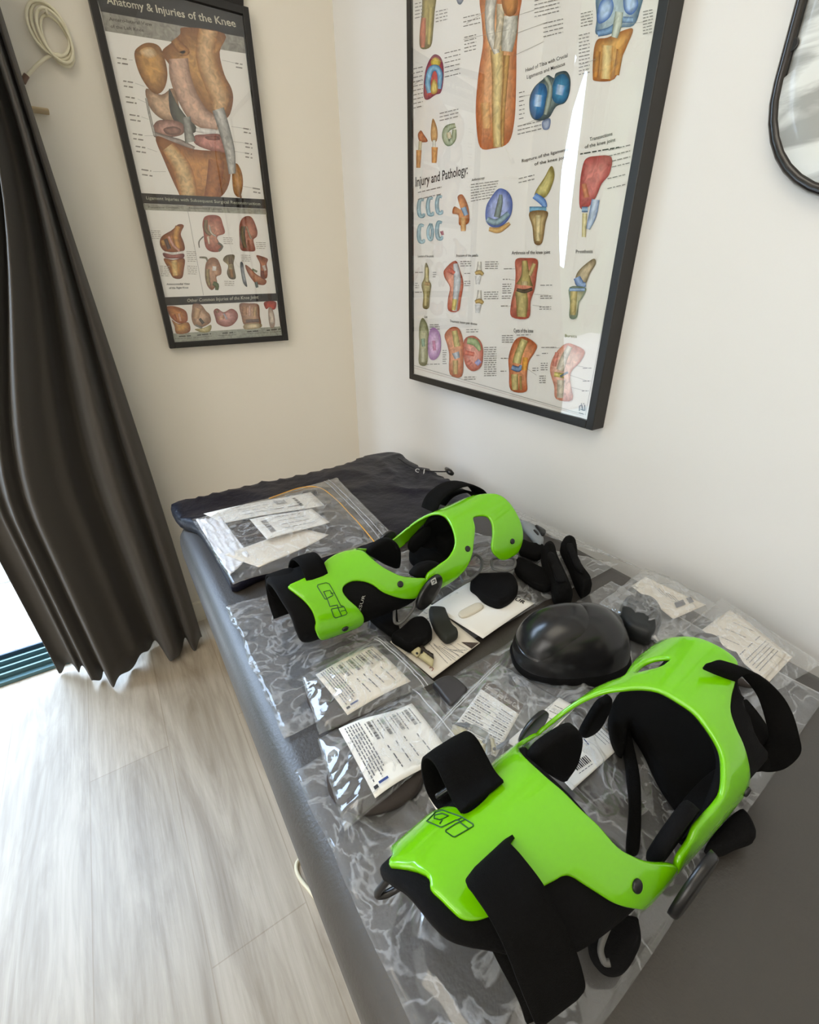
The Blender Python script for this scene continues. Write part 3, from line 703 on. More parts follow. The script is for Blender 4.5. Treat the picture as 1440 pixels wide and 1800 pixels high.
ik = Ink(lambda x, y, h: onY((x, y), -1.0062)+V((0,-h,0))); ik.at(o1, s1).poly(hq, (.8, .8, .78)); ik.path([(390,660),(408,650),(408,665),(398,672)], 5, (.01, .01, .01)); ik.build('emblem', hc)
part('hinge_cover', ellslab((-.392, -.868, .642), (0, 1, .05), (.62, 0, .78), .024, .015, .006), M['plastic'], fb, True)
o2, s2 = (540, 1000), .2222
part('strap_pad', padZ(pc([(665,505),(740,450),(820,378),(880,358),(930,365),(978,415),(990,480),(960,520),(870,575),(812,597),(740,560)], o2, s2), .592, .606, .005), M['foam'], fb, True, 'rounded black strap end pad')
part('strap', padZ(pc([(470,300),(560,180),(690,230),(720,400),(740,500),(690,510),(600,450),(500,370)], o2, s2), .592, .602, .003), M['strap'], fb, True)
part('ring', tubeg(crom([onZ(q, z) for q, z in zip(pc([(705,232),(692,300),(690,400),(705,430),(745,425),(800,370),(845,310),(858,255)], o2, s2), (.626,.620,.612,.608,.608,.612,.618,.626))], 5), .0022, 8), M['greyring'], fb, True, 'grey plastic strap ring')
part('strap_pad', padZ(pc([(612,665),(640,610),(760,600),(840,600),(880,640),(888,690),(850,740),(790,772),(740,765),(690,740),(650,700)], o1, s1), .592, .606, .005), M['foam'], fb, True, 'rounded black strap end pad')
part('ring', tubeg(crom([onZ(q, .622) for q in pc([(560,640),(558,600),(610,535),(640,508),(675,535),(672,590),(620,645),(580,665)], o1, s1)], 5, True), .0021, 8, True), M['greyring'], fb, True, 'grey plastic strap ring')
part('ring', tubeg(crom([onZ(q, .622) for q in pc([(735,565),(745,530),(855,528),(866,575),(820,600),(752,592)], o1, s1)], 5, True), .0021, 8, True), M['greyring'], fb, True, 'grey plastic strap ring')
part('strap', padZ(pc([(258,470),(285,430),(330,392),(362,400),(500,485),(490,520),(450,545),(330,540),(275,510)], o1, s1), .592, .610, .005), M['strap'], fb, True)
part('strap', padZ(pc([(375,300),(400,275),(470,268),(520,320),(530,400),(490,430),(420,400),(380,360)], o1, s1), .600, .640, .006), M['strap'], fb, True)
# ---------------------------------------------------------------- films and bags on the table
film_thing('plastic_bag', 'large clear crinkled plastic bag spread under the lime brace in the middle', 'plastic bag', (398,1068), (820,935), (1088,992), (500,1300), .5825, crinkle(.005, 5, 7, 3, 1.1), 80, 60, seed=1)
film_thing('plastic_bag', 'large clear plastic bag spread under the larger lime brace nearest the camera', 'plastic bag', (517,1358), (1075,1022), (1452,1225), (858,2100), .5825, crinkle(.0055, 9, 4, 9, 1.1), 100, 60, seed=5)
film_thing('plastic_bag', 'clear plastic bag under the rolled black straps beside the white wall', 'plastic bag', (865,912), (905,895), (1145,1010), (1092,986), .5835, crinkle(.0035, 4, 6, 21), 50, 30, seed=3)

# black drawstring bag
def wrink(a, f, s):
    return lambda x, y: a*(noise.noise(V((x*f, y*f*1.6, s)))+.5*noise.noise(V((x*f*2.7+y*9, y*f*2.2, s+4))))
def cloth(px, z0, th, w, step=.008, r=.006, zt=None):
    W = [onZ(q, zt or z0+th) for q in px]; ol = [(v.x, v.y) for v in W]
    if sum(a[0]*b[1]-b[0]*a[1] for a, b in zip(ol, ol[1:]+ol[:1])) < 0: ol = ol[::-1]
    return slabg(ol, lambda x, y, h: V((x, y, z0+h*(1+0)+(w(x, y)+.004 if h > 0 else 0))), th, r, step, smooth=3)
nyl = mat('black_nylon', hexc('0b0b11'), .42, spec=.3, bump=('noise', 38, .6, .006), var=(12, hexc('16162a')))
db = empty('drawstring_bag', onZ((560, 900), .581), 'black nylon drawstring bag lying flat at the far end of the table', 'drawstring bag')
part('bag_body', cloth([(302,889),(350,879),(430,858),(520,837),(590,822),(640,803),(672,796),(692,795),(704,799),(720,812),(745,824),(780,838),(812,860),(832,885),(795,905),(720,940),(650,968),(560,993),(470,1006),(414,1030),(400,1018),(385,990),(366,958),(345,930),(315,918)], .582, .011, (lambda x, y: .007*max(0, 1-3.2*abs(noise.noise(V((x*6+.5*noise.noise(V((x*5,y*5,8))), y*6+.6*noise.noise(V((x*5,y*5,3))), 2)))))**2+.004*noise.noise(V((x*11, y*11, 5)))), .009), nyl, db, True)
cdm = mat('black_cord', (.008, .008, .010), .8)
part('cord', tubeg(crom([onZ(q, z) for q, z in [((700,806),.604),((722,820),.602),((745,827),.602),((768,829),.601),((786,829),.600)]], 6), .0016, 8), cdm, db, True)
part('cord_toggle', tubeg(crom([onZ((784,823), .600), onZ((790,829), .606), onZ((797,834), .600)], 4), [.003, .005, .006, .0068, .0068, .0068, .006, .005, .003], 8), M['plastic'], db, True)
sh_ = lambda x, y, h: onZ((x, y), .607)+V((0, 0, h))
ik = Ink(sh_); ik.text('C', (729, 829), (736, 831), 7, s2l((.85, .85, .85)), .02); ik.text('/', (744, 834), (750, 826), 4, s2l((.85, .85, .85)), .02)
ik.build('lettering', db)

INK = s2l((.25, .25, .27)); INK2 = s2l((.45, .45, .47)); BLU = s2l((.25, .32, .55))
def paper(name, label, cat, A, B, C, D, z, draw=None, disp=None, m=None, group=None, n=14, th=.0005):
    s = Sheet(A, B, C, D, z, disp); o = mk(name, *s.mesh(n, n, th), m or M['paper'], None, True); tag(o, label, cat, group)
    if draw:
        ik = Ink(lambda x, y, h: s(x, y, h+.0002)); draw(ik); ik.build('print', o)
    return o
def barcode(ik, x0, y0, x1, y1, n=26, seed=1, vertical=False, c=INK):
    r = random.Random(seed); t = 0
    while t < 1:
        w = r.choice([.012, .02, .032])*26/n
        if vertical: ik.raw([(x0, y0+(y1-y0)*t), (x1, y0+(y1-y0)*t), (x1, y0+(y1-y0)*min(1, t+w)), (x0, y0+(y1-y0)*min(1, t+w))], [(0, 1, 2, 3)], [c]*4)
        else: ik.raw([(x0+(x1-x0)*t, y0), (x0+(x1-x0)*min(1, t+w), y0), (x0+(x1-x0)*min(1, t+w), y1), (x0+(x1-x0)*t, y1)], [(0, 1, 2, 3)], [c]*4)
        t += w+r.choice([.012, .02, .03])*26/n
wave = lambda a, f, p: (lambda u, v: a*math.sin(f*v+p)+a*.6*math.sin(f*.7*u+p*2)+a)
# oval pads with labels
M['dfoam'] = mat('charcoal_foam', hexc('3e3835'), .8, spec=.25, bump=('noise', 700, .4, .0005))
def label_draw(ik):
    for k, v in enumerate((.36, .53, .70, .87)):
        barcode(ik, .08, v-.03, .40, v+.015, seed=k); ik.scrib((.08, v+.045), (.42, v+.045), .012, INK2, k); ik.scrib((.10, v-.06), (.33, v-.06), .012, INK2, k+9)
    for k, (u, v) in enumerate(((.62, .40), (.60, .52), (.58, .64), (.62, .80))):
        ik.scrib((u-.08, v), (u, v), .014, INK2, k); ik.scrib((u+.05, v+.01), (u+.26, v+.02), .014, INK2, k+5)
    for k in range(6):
        ik.scrib((.06, .06+k*.035), (.86-.05*(k % 3), .06+k*.035), .013, INK2, k+30)
    ik.poly([(.90, .03), (.94, .03), (.94, .08), (.90, .08)], INK); ik.scrib((.90, .10), (.90, .24), .03, BLU, 4)
def ovalpad(px, z, label, grp=None):
    return tag(mk('oval_pad', *padZ(px, z, z+.009, .004), M['dfoam']), label, 'foam pad', grp)
ovalpad([(538,1222),(541,1200),(560,1183),(600,1170),(650,1160),(700,1185),(700,1225),(668,1250),(630,1266),(590,1268),(556,1250)], .590, 'charcoal oval foam pad under the label nearer the middle brace')
paper('packing_label', 'curled cream barcode label on the oval pad nearer the middle brace', 'label', (555,1186), (611,1257), (722,1199), (655,1136), (.606, .606, .604, .606), label_draw, lambda u, v: .003*math.sin(2.8*v)+.002*math.sin(3*u), M['card'])
ovalpad([(573,1368),(579,1340),(602,1312),(640,1295),(700,1288),(748,1325),(738,1380),(700,1410),(645,1424),(606,1413),(583,1394)], .5875, 'charcoal oval foam pad under the label nearest the front edge')
paper('packing_label', 'wavy white barcode label on the oval pad nearest the front edge', 'label', (596,1286), (660,1407), (789,1321), (724,1237), (.600, .600, .602, .603), label_draw, lambda u, v: .003+.003*math.sin(5*v+.5)+.0012*math.sin(4*u))
def zipbag(label, A, B, C, D, z, d, zipside, nx=50, ny=40, seed=0, m=None):
    o, s = film_thing('zip_bag', label, 'zip bag', A, B, C, D, z, d, nx, ny, m or M['film2'], None, .008, seed)
    (u0, v0), (u1, v1) = zipside
    for k in (0, .035):
        du, dv = (k, 0) if abs(u0-u1) < 1e-6 else (0, k)
        if u0 > .5 and abs(u0-u1) < 1e-6: du = -k
        if v0 > .5 and abs(v0-v1) < 1e-6: dv = -k
        pts = [s(u0+(u1-u0)*i/16+du, v0+(v1-v0)*i/16+dv, .0006) for i in range(17)]
        part('zip_seal', tubeg(pts, .0007, 6), M['seal'], o, True)
    return o
M['seal'] = mat('seal_plastic', hexc('e4e6ea'), .25, alpha=.45)
zipbag('clear zip bag around the oval pad nearer the middle brace', (530,1190), (672,1118), (765,1200), (562,1292), .603, crinkle(.0038, 4, 4, 31, puff=.007), ((.93, 0), (.93, 1)), seed=11)
zipbag('clear zip bag around the oval pad nearest the front edge', (558,1300), (742,1205), (815,1292), (606,1462), .5985, crinkle(.0034, 4, 4, 37, puff=.007), ((.9, 0), (.93, 1)), seed=13)
# zip bag with papers on the black bag
cream = M['card']
paper('packing_label', 'long white label along the far side of the zip bag on the black bag', 'label', (358,904), (392,921), (570,888), (546,865), .611, lambda ik: (barcode(ik, .2, .60, .5, .70, seed=3, vertical=True), [ik.scrib((.15+.2*k, .25), (.15+.2*k, .55), .02, INK2, k) for k in range(4)], ik.scrib((.2, .8), (.8, .8), .03, INK, 2), ik.scrib((.75, .55), (.75, .8), .03, INK, 2)), wave(.0015, 5, 0))
paper('packing_label', 'folded white label in the middle of the zip bag on the black bag', 'label', (440,917), (470,950), (580,917), (548,895), .616, lambda ik: (barcode(ik, .2, .12, .8, .20, seed=5), [ik.scrib((.15+.2*k, .35), (.15+.2*k, .8), .02, INK2, k) for k in range(4)]), wave(.002, 4, 1))
paper('card_insert', 'cream curved card at the near side of the zip bag on the black bag', 'card', (396,978), (456,1002), (578,942), (520,925), .611, None, wave(.0025, 4, 2), cream)
paper('tissue_insert', 'white crinkled tissue at the left end of the zip bag on the black bag', 'tissue', (345,916), (405,1014), (440,980), (388,910), .610, None, lambda u, v: .003+.004*noise.noise(V((u*7, v*7, 3))), mat('white_tissue', hexc('eeeef2'), .7), n=30)
tag(mk('elastic_cord', *tubeg(crom([onZ((330+a*.2569, 840+b_*.2569), .618) for a, b_ in [(560,140),(640,110),(740,75),(820,60),(880,62),(940,85),(1030,160),(1100,235),(1180,320),(1280,440)]], 5), .0010, 8), mat('orange_elastic', hexc('e0a53c'), .5)), 'thin orange elastic cord curved across the zip bag on the black bag', 'cord')
zipbag('crinkled clear zip bag of labels lying on the black drawstring bag', (338,914), (592,840), (694,942), (410,1028), .610, crinkle(.004, 5, 4, 41, puff=.010), ((.93, 0), (.93, 1)), 70, 50, seed=17)
# leaflet, wedge pads, colour code cards
def leaf(ik):
    ik.text('ÖSSUR', (.48, .10), (.86, .10), .09, s2l((.12, .12, .12)), 0, up=(0, 1))
def corner(o, s): return lambda L: [(o[0]+a*s, o[1]+b_*s) for a, b_ in L]
k5 = corner((660, 980), .2361)
lf = paper('leaflet', 'white leaflet with black lettering between the middle brace and the knee cap', 'leaflet', (826,1023), (940,1061), (849,1123), (757,1066), .5895, None, wave(.0006, 3, 0))
ik = Ink(lambda x, y, h: onZ((x, y), .5915)+V((0, 0, h))); ik.text('ÖSSUR', (882,1044.5), (921,1061.5), 6.5, s2l((.10, .10, .10)), .02, up=(.75, -.66)); ik.build('lettering', lf)
tag(mk('wedge_pad', *padZ(corner((540, 1000), .2222)([(965,300),(990,283),(1085,290),(1110,330),(1150,420),(1192,462),(1186,508),(1120,545),(1075,530),(1010,450),(972,360)]), .592, .602, .004), mat('dark_green_foam', hexc('20221c'), .75)), 'curved dark wedge pad lying on the white leaflet by the middle brace', 'foam pad')
tag(mk('wedge_pad', *padZ([(806,1078),(812,1071),(840,1058),(850,1066),(830,1079),(813,1084)], .591, .594, .002), mat('clear_tan_gel', hexc('d9d0bd'), .25)), 'small tan gel pad lying on the white leaflet', 'gel pad')
def code(ik):
    ik.poly([(.0, .0), (1, 0), (1, .19), (0, .19)], s2l((.36, .30, .26)))
    ik.text('Extension Stop Color Code', (.05, .135), (.95, .135), .09, s2l((.9, .88, .84)), .01, up=(0, -1))
    for k in range(9): ik.scrib((.06, .29+.075*k), (.30+.1*(k % 3), .29+.075*k), .018, INK2, k); ik.line((.04, .325+.075*k), (.96, .325+.075*k), .005, INK2); ik.scrib((.62, .29+.075*k), (.92, .29+.075*k), .018, INK2, k+20)
def code2(ik):
    ik.poly([(.0, .0), (1, 0), (1, .17), (0, .17)], s2l((.36, .30, .26)))
    for k in range(9): ik.scrib((.08, .26+.075*k), (.92, .26+.075*k), .016, INK2, k)
cc = paper('code_card', 'pale printed card with brown corner under beige clips by the wedge pad', 'card', (757,1062), (844,1130), (761,1192), (686,1128), .5875, None, None, cream)
ik = Ink(lambda x, y, h: onZ((x, y), .5878)+V((0, 0, h))); ik.poly(k5([(638,630),(772,634),(716,680)]), s2l((.33, .28, .25)))
for k in range(6): ik.scrib(k5([(400+36*k, 640+10*k)])[0], k5([(600+28*k-60, 700-20*k+90)])[0], .8, INK2, k)
for k in range(5): ik.line(k5([(430+60*k, 640)])[0], k5([(600+30*k, 770-28*k)])[0], .5, INK2)
ik.path([(755,1175), (758,1172), (762,1176), (759,1180)], 1, s2l((.6, .2, .15))); ik.build('print', cc)
bei = mat('beige_plastic', hexc('c9bd92'), .4); gst = mat('steel_grey_plastic', hexc('8f928c'), .35, metal=.2); blg = mat('blue_grey_plastic', hexc('5d6675'), .4)
k8 = corner((740, 1160), .2778)
def clip(pts, m, label, z=.592, t=.004, hole=None, grp=None):
    o = tag(mk('extension_stop', *padZ(pts, z, z+t, .0008, .003, 1), m), label, 'plastic clip', grp)
    if hole: part('pin', disc(onZ(hole, z+t), (0, 0, 1), .0016, .0012, 12), M['plastic'] if m is bei else gst, o, True)
    return o
clip(k5([(265,690),(280,650),(305,640),(342,668),(330,715),(308,728)]), bei, 'stubby beige clip at the left on the pale printed card', hole=k5([(310,715)])[0])
clip(k5([(322,728),(345,700),(362,690),(436,748),(424,800),(380,770)]), bei, 'longer beige clip at the right on the pale printed card', hole=k5([(345,708)])[0])
clip(k5([(296,640),(320,626),(350,634),(372,668),(400,690),(432,706),(436,745),(390,715),(350,690)]), mat('dark_brown_plastic', hexc('2a211a'), .4), 'dark jagged clip beside the beige clips on the pale card', .5915)
# dark pad in a small pouch
tag(mk('dark_pad', *padZ(k5([(425,925),(480,885),(545,868),(610,890),(668,940),(688,972),(650,1040),(570,1092),(520,1050),(470,985)]), .587, .594, .004), mat('slate_foam', hexc('3c3a3c'), .35)), 'small dark many sided pad between the two label bags and the knee cap', 'foam pad')
c2 = paper('code_card', 'white extension stop colour code card with brown heading in the open zip bag', 'card', (858,1195), (921,1240), (872,1330), (787,1292), .592, code)
for pts, m, lb, h in [([(205,398),(290,428),(300,470),(285,490),(262,488),(188,445)], bei, 'leftmost pale clip on the colour code card', (282,462)),
                      ([(312,478),(405,505),(412,525),(408,578),(330,548)], bei, 'broad pale clip in the middle of the colour code card', (398,520)),
                      ([(440,480),(465,490),(480,560),(470,580),(452,570)], bei, 'narrow pale clip at the right of the colour code card', (465,565)),
                      ([(308,402),(340,398),(420,445),(432,470),(425,490),(330,440)], gst, 'upper grey clip leaning over the colour code card', (318,425)),
                      ([(418,480),(440,500),(445,600),(425,605),(408,590)], gst, 'long grey clip at the lower end of the colour code card', (428,590)),
                      ([(195,386),(300,388),(318,402),(300,412),(225,405)], blg, 'upper blue grey clip along the left of the colour code card', None),
                      ([(475,535),(545,495),(565,480),(560,505),(520,545),(480,552)], blg, 'lower blue grey clip right of the colour code card', None),
                      ([(390,610),(430,612),(440,640),(430,690),(400,660)], blg, 'small blue grey clip below the colour code card by the lime shell', None)]:
    clip(k8(pts), m, lb, .5935, .004, k8([h])[0] if h else None, 'loose clips in the open zip bag')
zipbag('clear zip bag holding the colour code card and loose clips', (738,1300), (872,1163), (980,1228), (860,1385), .596, crinkle(.003, 4, 4, 51, puff=.006), ((.06, .05), (1, .05)), seed=23)
def small(ik):
    for k in range(4): ik.scrib((.12, .18+.2*k), (.88, .18+.2*k), .03, INK2, k)
paper('tag_label', 'tiny cream label on the film beside the standing strap loop', 'label', (754,1402), (774,1386), (790,1412), (769,1427), .589, small, None, cream, n=4)
def ozl(ik):
    ik.poly([(.04, .55), (.10, .55), (.10, .85), (.04, .85)], INK)
    for k in range(5): ik.scrib((.2+.07*k, .12), (.2+.07*k, .8), .012, INK2, k)
    ik.path([(.50, .35), (.48, .45), (.50, .58), (.54, .62), (.56, .5)], .012, INK); ik.path([(.50, .70), (.55, .78), (.53, .9)], .012, INK)
paper('packing_label', 'long white label half hidden behind the far hinge of the front brace', 'label', (983,1226), (1013,1242), (935,1325), (890,1305), .5895, None) 
ik = Ink(lambda x, y, h: onZ((x, y), .590)+V((0, 0, h)))
ik.poly([(1006,1238), (1011,1234), (1014,1239), (1010,1242)], INK)
for k in range(6): ik.scrib((975-9*k, 1240+9*k), (1000-9*k, 1252+9*k), 1.0, INK2, k)
ik.path([(941,1279), (940,1273), (944,1270), (949,1273)], 1.0, INK); ik.path([(950,1276), (951,1271), (947,1268)], 1.0, INK)
ik.build('print', [o for o in bpy.data.objects if o.get('label', '').startswith('long white label half hidden')][0])
bl = paper('packing_label', 'white label with a short barcode inside the knee opening of the front brace', 'label', (1050,1267), (1095,1309), (1006,1389), (966,1345), .5885, None)
ik = Ink(lambda x, y, h: onZ((x, y), .589)+V((0, 0, h)))
for k in range(9):
    a = k/9; ik.line((1006+26*a, 1343-17*a), (1016+26*a, 1354-17*a), 1.6 if k % 3 else 2.6, INK)
ik.scrib((1018, 1360), (1043, 1342), 1.4, INK2, 3); ik.scrib((1022, 1294), (1035, 1309), 1.6, BLU, 6)
for k in range(4): ik.scrib((1040+5*k, 1286-3*k), (1066+5*k, 1310-3*k), .9, INK2, k)
ik.build('print', bl)
# label and dark pad near the wall
k6 = corner((880, 980), .3889)
wl = paper('packing_label', 'cream label with two small grey squares behind the boxy dark pad by the wall', 'label', (1110,1030), (1135,1014), (1241,1063), (1184,1088), .590, None, None, cream)
ik = Ink(lambda x, y, h: onZ((x, y), .591)+V((0, 0, h)))
ik.poly(k6([(785,205),(825,190),(838,212),(795,228)]), INK2); ik.poly(k6([(838,183),(860,178),(875,200),(855,208)]), INK2)
for k in range(5): ik.scrib((1150+8*k, 1030+4*k), (1166+8*k, 1046+4*k), .8, INK2, k)
ik.build('print', wl)
tag(mk('boxy_pad', *padZ(k6([(545,215),(552,185),(580,158),(620,150),(690,166),(728,205),(738,250),(725,290),(690,335),(640,325),(580,300),(552,260)]), .590, .612, .007), mat('blue_black_foam', hexc('14181a'), .5)), 'thick dark rounded pad in a crinkled bag behind the black knee cap', 'foam pad')
film_thing('plastic_bag', 'crinkled clear bag around the thick dark pad by the wall', 'plastic bag', (1052,1062), (1135,1000), (1262,1064), (1165,1140), .598, crinkle(.006, 5, 5, 61, puff=.016), 50, 50, M['film2'], seed=29)
def wlab(ik):
    for k in range(3): ik.scrib((.12+.3*k, .2), (.3+.3*k, .5), .014, INK2, k); ik.scrib((.1+.3*k, .6), (.3+.3*k, .6), .014, INK2, k+3)
    for k in range(5): ik.scrib((.1, .7+.05*k), (.9, .7+.05*k), .010, INK2, k+6)
paper('packing_label', 'lower cream sheet of the two under film at the wall edge', 'label', (1244,1112), (1296,1078), (1393,1155), (1353,1198), .590, None, None, cream)
paper('packing_label', 'upper cream printed sheet of the two under film at the wall edge', 'label', (1234,1108), (1283,1073), (1382,1150), (1342,1195), .594, wlab, wave(.001, 4, 0), cream)
tag(mk('oval_pad', *padZ([(1220,1117),(1245,1110),(1272,1121),(1298,1143),(1314,1170),(1330,1200),(1290,1190),(1240,1150)], .588, .596, .004), M['dfoam']), 'dark pad edge showing between the lime arch and the cream sheets', 'foam pad')
film_thing('plastic_bag', 'clear bag over the cream sheets at the wall edge of the table', 'plastic bag', (1195,1112), (1268,1052), (1446,1168), (1345,1225), .597, crinkle(.0035, 5, 4, 71, puff=.006), 60, 40, M['film2'], seed=31)
# rolled straps and buckle
k1 = corner((640, 820), .3056)
def roll(px, z1, label):
    r_ = empty('rolled_strap', onZ(px[0], .59), label, 'rolled strap', None)
    part('strap_roll', padZ(px, .591, z1, .012, .006), M['strap'], r_, True)
    return r_
ra = roll(k1([(1028,450),(1035,425),(1062,410),(1090,414),(1112,440),(1130,500),(1200,650),(1210,690),(1180,712),(1130,712),(1100,690),(1080,600),(1042,520)]), .618, 'fat rolled black strap next to the lime arch, left of its pair')
rb = roll(k1([(1140,415),(1146,390),(1172,378),(1205,382),(1232,410),(1240,480),(1262,540),(1316,612),(1318,642),(1280,668),(1262,670),(1228,610),(1192,520),(1160,460)]), .618, 'fat rolled black strap by the wall, right of its pair')
part('strap_end', padZ(k1([(1058,500),(1092,490),(1125,560),(1165,640),(1140,660),(1105,640),(1082,570)]), .617, .621, .001), M['foam'], ra, True)
part('strap_end', padZ(k1([(1168,450),(1198,440),(1225,500),(1265,580),(1248,600),(1212,560)]), .617, .621, .001), M['foam'], rb, True)
tag(mk('flat_strap', *padZ(k1([(868,560),(880,520),(905,515),(1000,560),(1082,600),(1098,660),(1050,695),(980,670),(890,605)]), .590, .600, .004), M['strap']), 'flat black strap lying between the lime arch and the rolled straps', 'strap')
sbk = empty('strap_buckle', onZ(k1([(980,380)])[0], .59), 'grey plastic buckle with black tab behind the lime arch by the wall', 'buckle')
part('buckle_body', padZ(k1([(900,300),(960,318),(1000,340),(1030,380),(1035,415),(1015,440),(985,420),(955,385),(925,350)]), .592, .602, .004), mat('pale_grey_plastic', hexc('8d9498'), .35), sbk, True)
part('tab', padZ(k1([(985,330),(1010,340),(1045,362),(1044,380),(1025,386),(1010,362)]), .602, .607, .0015), M['plastic'], sbk, True)
part('slot_bar', padZ(k1([(975,362),(985,360),(1006,382),(1000,390)]), .601, .604, .001), M['plastic'], sbk, True)
tag(mk('flat_strap', *padZ(k1([(905,410),(960,430),(1030,440),(1040,480),(1000,520),(930,500),(895,480)]), .590, .598, .004), M['strap']), 'short black strap piece lying in front of the grey buckle', 'strap')

# black hard knee cap guard
kc = empty('knee_cap_guard', (-.292, -1.150, TZ), 'glossy black domed knee cap guard between the two braces', 'knee pad')
def dome(c, a, ra, rb, rh, t0=0, t1=1, z0=.588, off=0, flare=0, nu=56, nv=22, a0=0, a1=360, seed=1):
    vs, fs = [], []; c = V(c); full = (a1-a0) >= 360; ca, sa = math.cos(a), math.sin(a); cols = nu if full else nu+1
    for side in (0, 1):
        for j in range(nv+1):
            k = t0+(t1-t0)*j/nv; ph = k*math.pi/2
            for i in range(cols):
                g = math.radians(a0+(a1-a0)*i/nu)
                e = 2.4; cx = abs(math.cos(g))**(2/e)*math.copysign(1, math.cos(g)); cy = abs(math.sin(g))**(2/e)*math.copysign(1, math.sin(g))
                rr = math.sin(ph)**.86
                o_ = off-(0 if side == 0 else .0035)
                x = (ra+o_)*rr*cx; y = (rb+o_)*rr*cy; z = (rh+o_)*max(0, math.cos(ph))**.9
                z += .16*x*(z/rh)  # leans toward the crown end
                vs.append(V((c.x+x*ca-y*sa, c.y+x*sa+y*ca, z0+z)))
    n = cols*(nv+1)
    for s_ in (0, 1):
        for j in range(nv):
            for i in range(cols if full else cols-1):
                q = (s_*n+j*cols+i, s_*n+j*cols+(i+1) % cols, s_*n+(j+1)*cols+(i+1) % cols, s_*n+(j+1)*cols+i); fs.append(q[::-1] if s_ == 0 else q)
    for i in range(cols if full else cols-1):
        a_, b_ = nv*cols+i, nv*cols+(i+1) % cols; fs.append((a_, b_, n+b_, n+a_))
    if not full:
        for j in range(nv):
            for i in (0, cols-1): a_, b_ = j*cols+i, (j+1)*cols+i; fs.append((a_, b_, n+b_, n+a_))
    return vs, [f[::-1] for f in fs]
ang = math.atan2(-.07, .115)
gl = mat('gloss_black_shell', (.012, .012, .013), .24, spec=.5, bump=('noise', 500, .05, .0004))
part('dome_shell', dome((-.292,-1.146,0), ang, .070, .047, .066, z0=.590), gl, kc, True)
part('crown_cap', dome((-.303,-1.139,0), ang, .054, .041, .067, 0, .80, off=.0028), gl, kc, True)
part('fabric_rim', dome((-.292,-1.147,0), ang, .073, .050, .030, .55, 1, z0=.584), M['foam'], kc, True)
part('strap_wing', padZ(k6([(470,215),(520,235),(560,275),(570,340),(545,350),(500,300),(450,240)]), .60, .618, .005), M['plastic'], kc, True)
part('strap_wing', padZ(k6([(500,300),(560,320),(578,400),(570,445),(520,470),(490,400)]), .588, .602, .005), M['foam'], kc, True)
# ---------------------------------------------------------------- framed posters
glass = film_mat('picture_glass', 0.0, 1.0, rough=0.0)
for n_ in glass.node_tree.nodes:
    if n_.type == 'BUMP': n_.inputs['Strength'].default_value = 0
fr = mat('black_frame', hexc('1d1a17'), .38, spec=.5)
def frame_wall(axis, a0, a1, z0, z1, w, d):
    """picture frame against the wall; axis 'y': on the back wall (spans x); axis 'x': on the right wall (spans y)"""
    def bx(u0, u1, w0, w1):
        return boxg((u0, -d, w0), (u1, 0, w1)) if axis == 'y' else boxg((-d, u0, w0), (0, u1, w1))
    return join(bx(a0, a0+w, z0, z1), bx(a1-w, a1, z0, z1), bx(a0+w, a1-w, z0, z0+w), bx(a0+w, a1-w, z1-w, z1))
C_ = lambda h: hexc(h)
BK, TN, LT, DK, RD, PK, WH, GY = C_('2a2320'), C_('b57a42'), C_('e6bf8a'), C_('7a4a26'), C_('a8452e'), C_('d39a86'), C_('f3efe9'), C_('9a948c')
# small poster on the back wall
pa = empty('framed_poster', (-.376, -.006, .857), 'narrow black framed knee anatomy chart on the cream wall beside the curtain', 'framed poster')
X0, X1, Z0, Z1 = -.5345, -.2175, .857, 1.556
mod_bevel(part('frame', frame_wall('y', X0, X1, Z0, Z1, .014, .020), fr, pa), .001)
pp = part('poster_sheet', boxg((X0+.013, -.010, Z0+.013), (X1-.013, -.004, Z1-.013)), M['paper'], pa)
ik = Ink(lambda x, y, h: onY((x, y), -.0102-h*.5)); ik.l = .00006
ik.at((150, 0), .2778)
BLK = C_('231f1d')
# top black band with heading, left / right borders
ik.poly([(60,-60),(1000,-60),(1006,238),(98,72)], BLK)
ik.poly([(98,72),(1005,236),(1024,340),(125,196)], C_('a29e93'))
ik.text('Anatomy & Injuries of the Knee', (138,22), (955,172), 54, C_('d9d3bd'), .012, up=(-.22,-.98))
ik.text('Antero-lateral View', (152,130), (425,165), 24, C_('4a443c'), .01, up=(-.2,-.98)); ik.text('of the Left Knee', (162,176), (372,202), 24, C_('4a443c'), .01, up=(-.2,-.98))
# femur shaft and condyles
ik.blob([(625,172),(880,212),(850,330),(880,470),(925,560),(935,640),(905,740),(830,760),(740,700),(640,560),(540,420),(485,330),(545,270),(600,215)], C_('8a5528'), C_('d9a767'), k=.35, ctr=(760,420))
ik.limb([(780,190,60),(760,330,62),(790,470,60),(850,610,60),(840,700,40)], C_('b07a40'), C_('eac493'))
ik.limb([(560,250,22),(600,300,30),(640,330,22),(600,340,14)], C_('8a5528'), C_('c08a4e'))
ik.limb([(590,370,60),(600,480,66),(650,620,64),(730,740,62),(850,790,42)], C_('94705c'), C_('ecc6ac'))
ik.blob([(385,560),(480,600),(560,560),(600,700),(620,780),(520,770),(440,720),(395,650)], C_('8c6a50'), C_('e2bf9c'))
ik.blob([(530,560),(570,640),(640,740),(700,800),(690,840),(620,830),(540,720)], C_('3c3a34'), C_('6a6a5e'))
ik.blob([(310,340),(345,290),(400,270),(465,290),(500,360),(520,470),(500,560),(455,595),(400,560),(340,460)], C_('8a5a2c'), C_('d8a561'))
ik.blob([(340,330),(380,300),(430,305),(455,350),(400,370)], C_('c99a62'), C_('ecd0a4'))
